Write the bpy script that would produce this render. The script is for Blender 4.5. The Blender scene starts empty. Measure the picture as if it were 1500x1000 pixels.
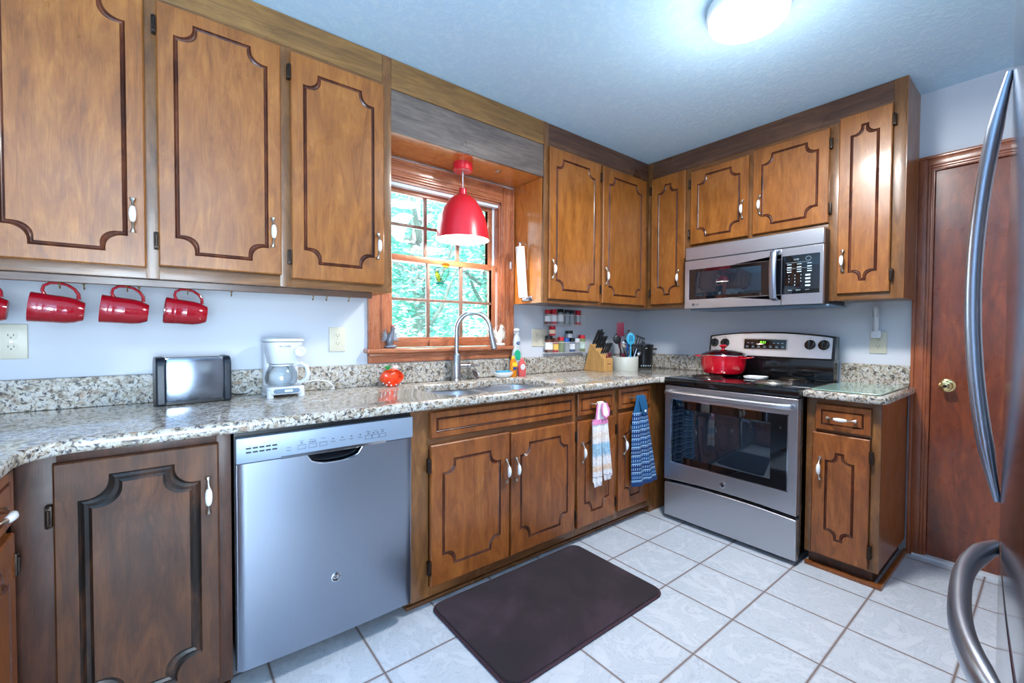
import bpy, bmesh, math, random
from mathutils import Vector, Matrix
PI = math.pi
R = math.radians
random.seed(7)
S = bpy.context.scene
COL = S.collection

# ------------------------------------------------------------------ camera
cam_d = bpy.data.cameras.new('camera'); cam = bpy.data.objects.new('camera', cam_d); COL.objects.link(cam)
CAM = Vector((-3.125, -2.2786, 1.1945)); YAW = 0.8891; PITCH = -0.0226; ROLL = 0.0052
F_PX = 637.65
_f = Vector((math.cos(YAW)*math.cos(PITCH), math.sin(YAW)*math.cos(PITCH), math.sin(PITCH)))
_r = Vector((math.sin(YAW), -math.cos(YAW), 0)); _u = _r.cross(_f)
_r, _u = math.cos(ROLL)*_r + math.sin(ROLL)*_u, -math.sin(ROLL)*_r + math.cos(ROLL)*_u
cam.matrix_world = Matrix(((_r.x, _u.x, -_f.x, CAM.x), (_r.y, _u.y, -_f.y, CAM.y), (_r.z, _u.z, -_f.z, CAM.z), (0, 0, 0, 1)))
cam_d.sensor_fit = 'HORIZONTAL'; cam_d.sensor_width = 36; cam_d.lens = F_PX/1500*36
cam_d.shift_x = -(765.2-750)/1500; cam_d.shift_y = (499.5-500)/1500
cam_d.clip_start = 0.02; cam_d.clip_end = 200
S.camera = cam

# ------------------------------------------------------------------ light
S.view_settings.view_transform = 'Standard'; S.view_settings.look = 'None'
S.view_settings.gamma = 1; S.view_settings.use_curve_mapping = False
S.view_settings.exposure = 0.30
W = bpy.data.worlds.new('sky'); S.world = W; W.use_nodes = True
W.node_tree.nodes['Background'].inputs[0].default_value = (.70, .87, 1, 1)
W.node_tree.nodes['Background'].inputs[1].default_value = 2.2

def area(name, loc, rot, sx, sy, power, col):
    d = bpy.data.lights.new(name, 'AREA'); d.shape = 'RECTANGLE'; d.size = sx; d.size_y = sy
    d.energy = power; d.color = col
    o = bpy.data.objects.new(name, d); COL.objects.link(o); o.location = loc; o.rotation_euler = rot
    return o
def lamp(name, loc, power, col, r=.05):
    d = bpy.data.lights.new(name, 'POINT'); d.energy = power; d.color = col; d.shadow_soft_size = r
    o = bpy.data.objects.new(name, d); COL.objects.link(o); o.location = loc
    return o
sd = bpy.data.lights.new('sun', 'SUN'); sd.energy = 9; sd.angle = .02; sd.color = (1, .96, .88)
so = bpy.data.objects.new('sun', sd); COL.objects.link(so); so.rotation_euler = (R(38), 0, R(-20))
area('patio_fill', (-3.30, -4.86, 1.12), (R(130), 0, R(0)), 1.3, 2.0, 185, (.68, .85, 1))       # fill light added at the unseen patio door, tilted up to the ceiling
area('side_fill', (-4.14, -3.55, 1.45), (0, R(-120), 0), 1.2, 1.5, 62, (.70, .86, 1))     # fill light added at the unseen left-wall window, tilted up
area('daylight_sink', (-1.84, .16, 1.56), (R(-90), 0, 0), .72, .86, 6, (.85, .95, 1))       # in the window over the sink

# ------------------------------------------------------------------ materials
def lin(c):
    return tuple(((v/255)/12.92 if v/255 <= .04045 else (((v/255)+.055)/1.055)**2.4) for v in c) + (1,)
def newmat(name):
    m = bpy.data.materials.new(name); m.use_nodes = True
    nt = m.node_tree; return m, nt, nt.nodes['Principled BSDF']
def setp(b, **k):
    for n, v in k.items(): b.inputs[n.replace('_', ' ')].default_value = v
def plain(name, rgb, rough=.4, metal=0, coat=0, **k):
    m, nt, b = newmat(name)
    b.inputs['Base Color'].default_value = lin(rgb); b.inputs['Roughness'].default_value = rough
    b.inputs['Metallic'].default_value = metal; b.inputs['Coat Weight'].default_value = coat
    for n, v in k.items(): b.inputs[n.replace('_', ' ')].default_value = v
    # slight procedural variation of the roughness
    tc = nt.nodes.new('ShaderNodeTexCoord'); n = nt.nodes.new('ShaderNodeTexNoise'); n.inputs['Scale'].default_value = 14
    mr = nt.nodes.new('ShaderNodeMapRange'); mr.inputs['To Min'].default_value = rough*.85; mr.inputs['To Max'].default_value = min(1, rough*1.15)
    nt.links.new(tc.outputs['Object'], n.inputs['Vector']); nt.links.new(n.outputs['Fac'], mr.inputs['Value']); nt.links.new(mr.outputs['Result'], b.inputs['Roughness'])
    return m
def mapping(nt, scale, kind='Object'):
    tc = nt.nodes.new('ShaderNodeTexCoord'); mp = nt.nodes.new('ShaderNodeMapping')
    mp.inputs['Scale'].default_value = scale; nt.links.new(tc.outputs[kind], mp.inputs['Vector'])
    return mp.outputs['Vector']
def noise(nt, vec, scale, detail=4, rough=.55, dist=0):
    n = nt.nodes.new('ShaderNodeTexNoise'); n.inputs['Scale'].default_value = scale; n.inputs['Detail'].default_value = detail
    n.inputs['Roughness'].default_value = rough; n.inputs['Distortion'].default_value = dist
    nt.links.new(vec, n.inputs['Vector']); return n.outputs['Fac']
def ramp(nt, fac, stops):
    r = nt.nodes.new('ShaderNodeValToRGB'); e = r.color_ramp.elements
    e[0].position, e[0].color = stops[0][0], stops[0][1]
    e[1].position, e[1].color = stops[-1][0], stops[-1][1]
    for p, c in stops[1:-1]:
        q = e.new(p); q.color = c
    nt.links.new(fac, r.inputs[0]); return r.outputs[0]
def mix(nt, a, b, fac, mode='MIX'):
    m = nt.nodes.new('ShaderNodeMix'); m.data_type = 'RGBA'; m.blend_type = mode
    for s, v in ((m.inputs[0], fac), (m.inputs[6], a), (m.inputs[7], b)):
        if hasattr(v, 'links') or isinstance(v, bpy.types.NodeSocket): nt.links.new(v, s)
        else: s.default_value = v
    return m.outputs[2]
def bump(nt, b, h, strength=.2, dist=.002):
    n = nt.nodes.new('ShaderNodeBump'); n.inputs['Strength'].default_value = strength; n.inputs['Distance'].default_value = dist
    nt.links.new(h, n.inputs['Height']); nt.links.new(n.outputs[0], b.inputs['Normal'])
G3 = lambda v: (v, v, v, 1)
def wood(name, light, mid, dark, grain='v', rough=.32, wear=.35, blotch=3.0, coat=.25):
    m, nt, b = newmat(name)
    sc = (5, 5, 1.1) if grain == 'v' else (.8, .8, 9)
    v = mapping(nt, sc); v0 = mapping(nt, (1, 1, 1))
    g = noise(nt, v, 3.2, 9, .68, 1.6)
    c = ramp(nt, g, [(.22, lin(dark)), (.46, lin(mid)), (.66, lin(light))])
    fig = noise(nt, mapping(nt, (3, 3, 1.2) if grain == 'v' else (1, 1, 3)), blotch, 5, .6, 1.6)
    c = mix(nt, c, mix(nt, c, lin(dark), .75), ramp(nt, fig, [(.42, G3(0)), (.75, G3(wear))]))
    fine = noise(nt, mapping(nt, (90, 90, 4) if grain == 'v' else (4, 4, 90)), 4, 3, .5)
    c = mix(nt, c, ramp(nt, fine, [(.3, G3(.74)), (.65, G3(1.08))]), .7, 'MULTIPLY')
    nt.links.new(c, b.inputs['Base Color'])
    r = ramp(nt, noise(nt, v0, 4, 4), [(.3, G3(rough*.8)), (.7, G3(rough*1.3))]); nt.links.new(r, b.inputs['Roughness'])
    setp(b, Coat_Weight=coat, Coat_Roughness=.12)
    bump(nt, b, fine, .12, .001)
    return m
M = {}
M['door'] = wood('maple_door', (172, 110, 48), (150, 90, 34), (104, 58, 22), wear=.6, blotch=1.6)
M['groove'] = wood('dark_groove', (128, 72, 46), (84, 44, 30), (40, 24, 20), wear=.6, blotch=9)
M['frame_v'] = wood('frame_stile', (146, 100, 56), (122, 80, 42), (78, 50, 28), wear=.6)
M['frame_h'] = wood('frame_rail', (142, 96, 52), (116, 76, 40), (74, 48, 28), 'h', wear=.6)
M['fascia'] = wood('fascia_walnut', (124, 86, 60), (94, 62, 44), (60, 40, 32), 'h', wear=.6)
M['fascia_light'] = wood('fascia_light', (158, 116, 62), (132, 94, 48), (90, 62, 34), 'h', wear=.55)
M['valance'] = wood('grey_stained_board', (128, 114, 104), (106, 94, 88), (54, 46, 46), 'h', wear=.9, blotch=2.4)
M['base_door'] = wood('base_maple_door', (164, 98, 44), (138, 76, 32), (86, 46, 20), wear=.7, blotch=1.9)
M['base_v'] = wood('base_stile', (146, 98, 54), (118, 76, 40), (74, 46, 26), wear=.6)
M['base_h'] = wood('base_rail', (142, 92, 50), (116, 72, 38), (72, 44, 26), 'h', wear=.6)
M['dark_door'] = wood('dark_brown_door', (104, 62, 32), (80, 45, 23), (44, 26, 16), wear=.8, blotch=1.9, rough=.5, coat=.05)  # darker brown than base_door, for the cabinet left of the dishwasher
M['dark_v'] = wood('dark_brown_stile', (96, 54, 34), (74, 40, 25), (44, 26, 17), wear=.6, rough=.5, coat=.05)
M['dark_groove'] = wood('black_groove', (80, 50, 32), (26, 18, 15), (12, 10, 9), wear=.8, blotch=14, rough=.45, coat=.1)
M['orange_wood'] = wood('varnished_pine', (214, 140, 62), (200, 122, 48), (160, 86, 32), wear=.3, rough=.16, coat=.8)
M['casing_v'] = wood('casing_v', (192, 126, 88), (172, 102, 68), (124, 70, 48), rough=.26, wear=.3, coat=.5)
M['casing_h'] = wood('casing_h', (192, 126, 88), (172, 102, 68), (124, 70, 48), 'h', rough=.26, wear=.3, coat=.5)
M['door_casing'] = wood('door_casing', (170, 94, 54), (146, 76, 42), (104, 52, 30), rough=.3, wear=.4, coat=.4)
M['slab'] = wood('mahogany_door', (148, 76, 42), (122, 58, 32), (78, 38, 24), rough=.28, wear=.7, blotch=2.2, coat=.5)
M['block'] = wood('beech_block', (226, 178, 112), (212, 160, 94), (180, 124, 66), rough=.4, wear=.2, coat=.1)
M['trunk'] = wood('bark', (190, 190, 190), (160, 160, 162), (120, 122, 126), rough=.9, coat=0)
M['ceramic'] = plain('white_ceramic', (236, 238, 240), .12, coat=.5)
M['pewter'] = plain('antique_nickel', (196, 188, 176), .3, 1)
M['hinge'] = plain('dark_bronze', (60, 50, 44), .42, .8)
M['white_pl'] = plain('white_plastic', (212, 218, 226), .3, coat=.2)
M['grey_pl'] = plain('grey_plastic', (110, 134, 158), .35)
M['almond'] = plain('almond_plastic', (208, 203, 184), .35)
M['black'] = plain('black_plastic', (20, 21, 24), .3)
M['black_gl'] = plain('black_enamel', (12, 14, 18), .1, coat=.6)
M['blackglass'] = plain('black_glass', (8, 12, 18), .04, coat=1)
M['navy_glass'] = plain('dark_blue_glass', (22, 34, 46), .05, coat=1)
M['chrome'] = plain('chrome', (220, 224, 230), .12, 1)
M['wire'] = plain('white_wire', (226, 228, 232), .3, .3)
M['red'] = plain('red_glaze', (150, 6, 26), .12, coat=.8)
M['red_lamp'] = plain('red_lamp_paint', (222, 36, 52), .3, coat=.4)
M['red_pot'] = plain('red_enamel', (196, 10, 34), .1, coat=1)
M['rawclay'] = plain('unglazed_foot', (196, 150, 150), .6)
M['white_in'] = plain('white_enamel', (240, 240, 240), .5)
M['orange'] = plain('orange_glaze', (240, 78, 34), .25, coat=.5)
M['green'] = plain('green_leaf_paint', (40, 150, 70), .4)
M['mint'] = plain('green_label', (20, 172, 132), .4)
M['blue_sp'] = plain('blue_sponge', (70, 160, 196), .9)
M['amber'] = plain('orange_soap', (244, 150, 30), .15, Transmission_Weight=.3)
M['pink'] = plain('pink_soap', (240, 110, 110), .15, Transmission_Weight=.3)
M['yellow'] = plain('yellow_label', (248, 204, 50), .4)
M['paper'] = plain('paper', (240, 242, 246), .9)
M['navy'] = plain('navy_print', (26, 70, 128), .5)
M['teal'] = plain('teal_silicone', (60, 176, 214), .4)
M['maroon'] = plain('maroon_silicone', (112, 24, 52), .4)
M['crock'] = plain('cream_stoneware', (214, 216, 206), .25, coat=.5)
M['brown'] = plain('brown_spice', (96, 52, 36), .6)
M['greensp'] = plain('green_spice', (120, 140, 90), .7)
M['grey_fig'] = plain('silver_grey_glaze', (120, 126, 138), .25, .3)
M['white_fig'] = plain('ivory_glaze', (226, 222, 214), .35)
M['brown_fig'] = plain('brown_feather', (134, 96, 74), .6)
M['brass'] = plain('polished_brass', (226, 200, 140), .15, 1)
M['lcd'] = plain('lcd_green', (20, 30, 16), .3)
M['mug_hook'] = plain('brass_hook', (150, 120, 70), .3, 1)
M['cord'] = plain('black_cord', (26, 24, 26), .5)
M['wcord'] = plain('white_cord', (232, 232, 236), .4)
M['chrome_t'] = plain('polished_steel', (140, 148, 162), .2, 1)
M['navy_pl'] = plain('dark_navy_plastic', (26, 34, 46), .3)
M['pink_w'] = plain('pale_pink', (244, 200, 196), .4)
M['pinkcap'] = plain('pink_cap', (236, 130, 130), .3)
M['clearwhite'] = plain('milky_plastic', (226, 236, 242), .2, Transmission_Weight=.35)
M['grey_fig_w'] = plain('silver_wing', (168, 176, 188), .3, .2)
M['redcrest'] = plain('red_crest', (196, 84, 76), .5)
M['red_cap'] = plain('red_plastic', (196, 24, 44), .3)
M['bluecap'] = plain('blue_plastic', (40, 96, 180), .3)
M['cream'] = plain('cream_label', (236, 210, 180), .5)
M['mintpale'] = plain('pale_mint_label', (206, 230, 220), .5)
M['glassy'] = plain('spice_glass', (150, 158, 166), .1, coat=.6)
M['hem'] = plain('blue_hem', (18, 58, 110), .95)
M['vinyl'] = plain('vinyl_white', (226, 234, 240), .3)

def emis(name, rgb, s):
    m, nt, b = newmat(name); b.inputs['Base Color'].default_value = lin(rgb)
    b.inputs['Emission Color'].default_value = lin(rgb); b.inputs['Emission Strength'].default_value = s
    n = noise(nt, mapping(nt, (1, 1, 1)), 3, 2)
    r = nt.nodes.new('ShaderNodeMapRange'); r.inputs['To Min'].default_value = s*.96; r.inputs['To Max'].default_value = s*1.04
    nt.links.new(n, r.inputs['Value']); nt.links.new(r.outputs[0], b.inputs['Emission Strength'])
    return m
M['diffuser'] = emis('lit_diffuser', (246, 250, 255), 2.2)
M['bulb'] = emis('lit_bulb', (255, 246, 230), 14)
M['lcd_on'] = emis('display_digits', (150, 255, 70), 1.6)
M['panel_print'] = plain('panel_print', (190, 214, 226), .5)
M['dot'] = plain('dark_print', (60, 66, 76), .5)

def glass(name, tint=(1, 1, 1, 1), rough=0.0, extra=.0):
    m = bpy.data.materials.new(name); m.use_nodes = True; nt = m.node_tree; nt.nodes.clear()
    out = nt.nodes.new('ShaderNodeOutputMaterial'); t = nt.nodes.new('ShaderNodeBsdfTransparent'); t.inputs[0].default_value = tint
    g = nt.nodes.new('ShaderNodeBsdfGlossy'); g.inputs['Roughness'].default_value = rough
    f = nt.nodes.new('ShaderNodeFresnel'); f.inputs[0].default_value = 1.5
    a = nt.nodes.new('ShaderNodeMath'); a.operation = 'ADD'; a.inputs[1].default_value = extra; a.use_clamp = True
    mx = nt.nodes.new('ShaderNodeMixShader')
    nt.links.new(f.outputs[0], a.inputs[0]); nt.links.new(a.outputs[0], mx.inputs[0]); nt.links.new(t.outputs[0], mx.inputs[1]); nt.links.new(g.outputs[0], mx.inputs[2])
    nt.links.new(mx.outputs[0], out.inputs[0]); return m
M['pane'] = glass('window_glass')
M['clear'] = glass('clear_glass', (.86, .9, .92, 1), .02, .06)
M['tglass'] = plain('cutting_board_glass', (150, 186, 176), .14, coat=.6)
M['stain_y'] = glass('yellow_glass', (1, .85, .25, 1), 0, .02)
M['stain_t'] = glass('teal_glass', (.1, .75, .7, 1), 0, .02)
M['stain_g'] = glass('pale_green_glass', (.75, .95, .85, 1), 0, .02)

def steel(name, rgb, rough=.26, axis='h', aniso=.55, var=.5):
    m, nt, b = newmat(name)
    v = mapping(nt, (2, 2, 260) if axis == 'h' else (260, 260, 2))
    n = noise(nt, v, 3, 3, .6)
    c = mix(nt, lin(rgb), ramp(nt, n, [(.3, G3(1-.1*var)), (.7, G3(1+.04*var))]), 1, 'MULTIPLY'); nt.links.new(c, b.inputs['Base Color'])
    r = ramp(nt, n, [(.3, G3(rough*(1-.12*var))), (.7, G3(rough*(1+.15*var)))]); nt.links.new(r, b.inputs['Roughness'])
    b.inputs['Metallic'].default_value = 1; b.inputs['Anisotropic'].default_value = aniso
    bump(nt, b, n, .008, .0003); return m
M['steel'] = steel('brushed_steel', (190, 192, 198), .36)
M['steel_v'] = steel('brushed_steel_vertical', (150, 158, 172), .30, 'v', .3, .3)
M['steel_sink'] = steel('satin_sink_steel', (206, 210, 216), .34)
M['steel_fr'] = steel('fridge_steel', (176, 182, 190), .10, 'v', .2)
M['steel_hd'] = plain('handle_steel', (176, 186, 202), .30, 1)
M['nickel'] = plain('brushed_nickel', (190, 194, 200), .26, 1)
M['dw_panel'] = plain('silver_painted_panel', (140, 156, 176), .38, .3)

def granite(name='granite', rough=.13, coat=.5):
    m, nt, b = newmat(name); v = mapping(nt, (1, 1, 1))
    d = nt.nodes.new('ShaderNodeTexNoise'); d.inputs['Scale'].default_value = 26; d.inputs['Detail'].default_value = 3; nt.links.new(v, d.inputs['Vector'])
    vv = nt.nodes.new('ShaderNodeVectorMath'); vv.operation = 'MULTIPLY_ADD'; nt.links.new(d.outputs['Color'], vv.inputs[0]); vv.inputs[1].default_value = (.05, .05, .05); nt.links.new(v, vv.inputs[2])
    w = vv.outputs[0]
    c = ramp(nt, noise(nt, w, 46, 5, .65), [(.33, lin((116, 102, 90))), (.44, lin((172, 162, 144))), (.56, lin((206, 203, 196))), (.7, lin((156, 156, 160)))])
    br = ramp(nt, noise(nt, w, 30, 4, .6), [(.56, G3(0)), (.66, G3(.5))]); c = mix(nt, c, lin((160, 118, 80)), br)
    bl = ramp(nt, noise(nt, w, 76, 5, .7), [(.52, G3(0)), (.59, G3(.95))]); c = mix(nt, c, lin((58, 52, 54)), bl)
    bk = nt.nodes.new('ShaderNodeTexVoronoi'); bk.inputs['Scale'].default_value = 105; nt.links.new(w, bk.inputs['Vector'])
    k = ramp(nt, bk.outputs['Distance'], [(.16, G3(.95)), (.3, G3(0))])
    k2 = mix(nt, k, ramp(nt, noise(nt, v, 30, 3), [(.44, G3(0)), (.56, G3(1))]), 1, 'MULTIPLY'); c = mix(nt, c, lin((46, 40, 42)), k2)
    nt.links.new(c, b.inputs['Base Color']); setp(b, Roughness=rough, Coat_Weight=coat, Coat_Roughness=.05); return m
M['granite'] = granite(); M['granite_splash'] = granite('granite_backsplash', .5, 0)

def wallmat(name, rgb, bs=.1, sc=60, bd=.002):
    m, nt, b = newmat(name); v = mapping(nt, (1, 1, 1))
    n = noise(nt, v, sc, 6, .6); big = noise(nt, v, 1.3, 2)
    c = mix(nt, lin(rgb), ramp(nt, big, [(.3, G3(.96)), (.7, G3(1))]), 1, 'MULTIPLY'); nt.links.new(c, b.inputs['Base Color'])
    b.inputs['Roughness'].default_value = .6; bump(nt, b, n, bs, bd); return m
M['wall'] = wallmat('wall_paint', (204, 210, 220))
def ceil():
    m, nt, b = newmat('knockdown_ceiling'); v = mapping(nt, (1, 1, 1))
    n = noise(nt, v, 26, 8, .7, 1.2); h = ramp(nt, n, [(.45, G3(0)), (.6, G3(1))])
    nt.links.new(mix(nt, lin((192, 226, 250)), lin((202, 233, 253)), h), b.inputs['Base Color'])
    b.inputs['Roughness'].default_value = .7; bump(nt, b, h, .28, .004); return m
M['ceil'] = ceil()
def floor():
    m, nt, b = newmat('ceramic_tiles'); tc = nt.nodes.new('ShaderNodeTexCoord'); sp = nt.nodes.new('ShaderNodeSeparateXYZ'); nt.links.new(tc.outputs['Object'], sp.inputs[0])
    def mth(op, a, *bb):
        n = nt.nodes.new('ShaderNodeMath'); n.operation = op
        for i, q in enumerate((a,)+bb):
            if isinstance(q, bpy.types.NodeSocket): nt.links.new(q, n.inputs[i])
            else: n.inputs[i].default_value = q
        return n.outputs[0]
    def line(s, off, T):
        t = mth('DIVIDE', mth('SUBTRACT', s, off), T)
        d = mth('ABSOLUTE', mth('SUBTRACT', mth('FRACT', mth('ADD', t, .5)), .5))
        return mth('MULTIPLY', d, T), mth('FLOOR', t)
    dx, ix = line(sp.outputs[0], -.698, .309); dy, iy = line(sp.outputs[1], -.820, .3135)
    d = mth('MINIMUM', dx, dy)
    g = ramp(nt, d, [(.0030, G3(1)), (.0048, G3(0))])
    wn = nt.nodes.new('ShaderNodeTexWhiteNoise'); cx = nt.nodes.new('ShaderNodeCombineXYZ'); nt.links.new(ix, cx.inputs[0]); nt.links.new(iy, cx.inputs[1]); nt.links.new(cx.outputs[0], wn.inputs['Vector'])
    ad = nt.nodes.new('ShaderNodeVectorMath'); ad.operation = 'MULTIPLY_ADD'; nt.links.new(wn.outputs['Color'], ad.inputs[0]); ad.inputs[1].default_value = (9, 9, 9); nt.links.new(tc.outputs['Object'], ad.inputs[2])
    vn = noise(nt, ad.outputs[0], 5, 9, .72, 2.4)
    c = ramp(nt, vn, [(.28, lin((178, 188, 200))), (.49, lin((194, 203, 214))), (.505, lin((166, 176, 190))), (.52, lin((196, 204, 215))), (.75, lin((206, 213, 222)))])
    c = mix(nt, c, lin((104, 80, 72)), g)
    nt.links.new(c, b.inputs['Base Color'])
    nt.links.new(ramp(nt, d, [(.0028, G3(.8)), (.0045, G3(.22))]), b.inputs['Roughness'])
    bump(nt, b, ramp(nt, d, [(.002, G3(0)), (.006, G3(1))]), .5, .002); return m
M['floor'] = floor()
def rug():
    m, nt, b = newmat('plush_mat'); v = mapping(nt, (1, 1, 1)); n = noise(nt, v, 3.2, 5, .6, 1)
    c = ramp(nt, n, [(.38, lin((28, 15, 24))), (.5, lin((37, 21, 31))), (.64, lin((54, 37, 48)))])
    nt.links.new(c, b.inputs['Base Color']); setp(b, Roughness=.95, Sheen_Weight=.12); bump(nt, b, noise(nt, v, 400, 3), .5, .003); return m
M['rug'] = rug()
M['rug_edge'] = plain('mat_binding', (60, 38, 50), .9)
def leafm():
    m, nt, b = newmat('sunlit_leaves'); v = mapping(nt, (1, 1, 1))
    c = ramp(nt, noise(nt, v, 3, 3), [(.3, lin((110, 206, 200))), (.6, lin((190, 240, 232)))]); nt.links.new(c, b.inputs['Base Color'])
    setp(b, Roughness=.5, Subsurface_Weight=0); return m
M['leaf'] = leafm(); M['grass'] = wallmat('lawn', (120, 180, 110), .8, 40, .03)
M['siding'] = wallmat('exterior', (200, 200, 196))

def towel_white():
    m, nt, b = newmat('printed_terry'); v = mapping(nt, (1, 1, 1)); sp = nt.nodes.new('ShaderNodeSeparateXYZ'); nt.links.new(v, sp.inputs[0])
    z = sp.outputs[2]; w = (240, 240, 242)
    c = ramp(nt, z, [(0, lin(w)), (.06, lin(w)), (.062, lin((120, 96, 130))), (.068, lin(w)), (.09, lin(w)), (.10, lin((232, 196, 150))), (.125, lin((240, 214, 190))), (.13, lin(w)), (.17, lin(w)), (.19, lin((104, 180, 214))), (.25, lin((110, 190, 220))), (.255, lin(w)), (.30, lin((236, 224, 206))), (.33, lin(w)), (1, lin(w))])
    c2 = ramp(nt, noise(nt, v, 60, 4), [(.5, lin(w)), (.54, lin((226, 150, 110))), (.60, lin((150, 170, 200))), (.66, lin(w))])
    msk = ramp(nt, z, [(.05, G3(0)), (.07, G3(.7)), (.32, G3(.7)), (.35, G3(0))])
    c = mix(nt, c, mix(nt, c, c2, .45), msk); nt.links.new(c, b.inputs['Base Color']); setp(b, Roughness=1, Sheen_Weight=.3)
    bump(nt, b, noise(nt, v, 300, 2), .4, .003); return m
M['towel_w'] = towel_white()
M['pinktrim'] = plain('pink_crochet', (230, 140, 190), .95)
M['terry'] = plain('white_terry', (238, 238, 242), .98)
def towel_blue():
    m, nt, b = newmat('blue_knit'); v = mapping(nt, (1, 1, 1)); sp = nt.nodes.new('ShaderNodeSeparateXYZ'); nt.links.new(v, sp.inputs[0])
    def w(src, sc):
        n = nt.nodes.new('ShaderNodeMath'); n.operation = 'MULTIPLY'; nt.links.new(src, n.inputs[0]); n.inputs[1].default_value = sc
        s = nt.nodes.new('ShaderNodeMath'); s.operation = 'SINE'; nt.links.new(n.outputs[0], s.inputs[0])
        a = nt.nodes.new('ShaderNodeMath'); a.operation = 'MULTIPLY_ADD'; nt.links.new(s.outputs[0], a.inputs[0]); a.inputs[1].default_value = .5; a.inputs[2].default_value = .5; return a.outputs[0]
    rows = ramp(nt, w(sp.outputs[2], 2*PI/.026), [(.30, G3(0)), (.42, G3(1))]); cols = ramp(nt, w(sp.outputs[0], 2*PI/.0125), [(.60, G3(0)), (.8, G3(1))])
    line = ramp(nt, w(sp.outputs[2], 2*PI/.052), [(.955, G3(0)), (.98, G3(1))])
    k = mix(nt, rows, cols, 1, 'MULTIPLY'); base = ramp(nt, w(sp.outputs[2], 2*PI/.11), [(.3, lin((12, 48, 108))), (.7, lin((14, 66, 128)))])
    c = mix(nt, base, lin((150, 190, 220)), mix(nt, k, G3(1), line)); nt.links.new(c, b.inputs['Base Color']); setp(b, Roughness=1); bump(nt, b, k, .5, .003); return m
M['towel_b'] = towel_blue(); M['blue_cl'] = plain('blue_cloth', (16, 84, 130), .95)

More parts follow.
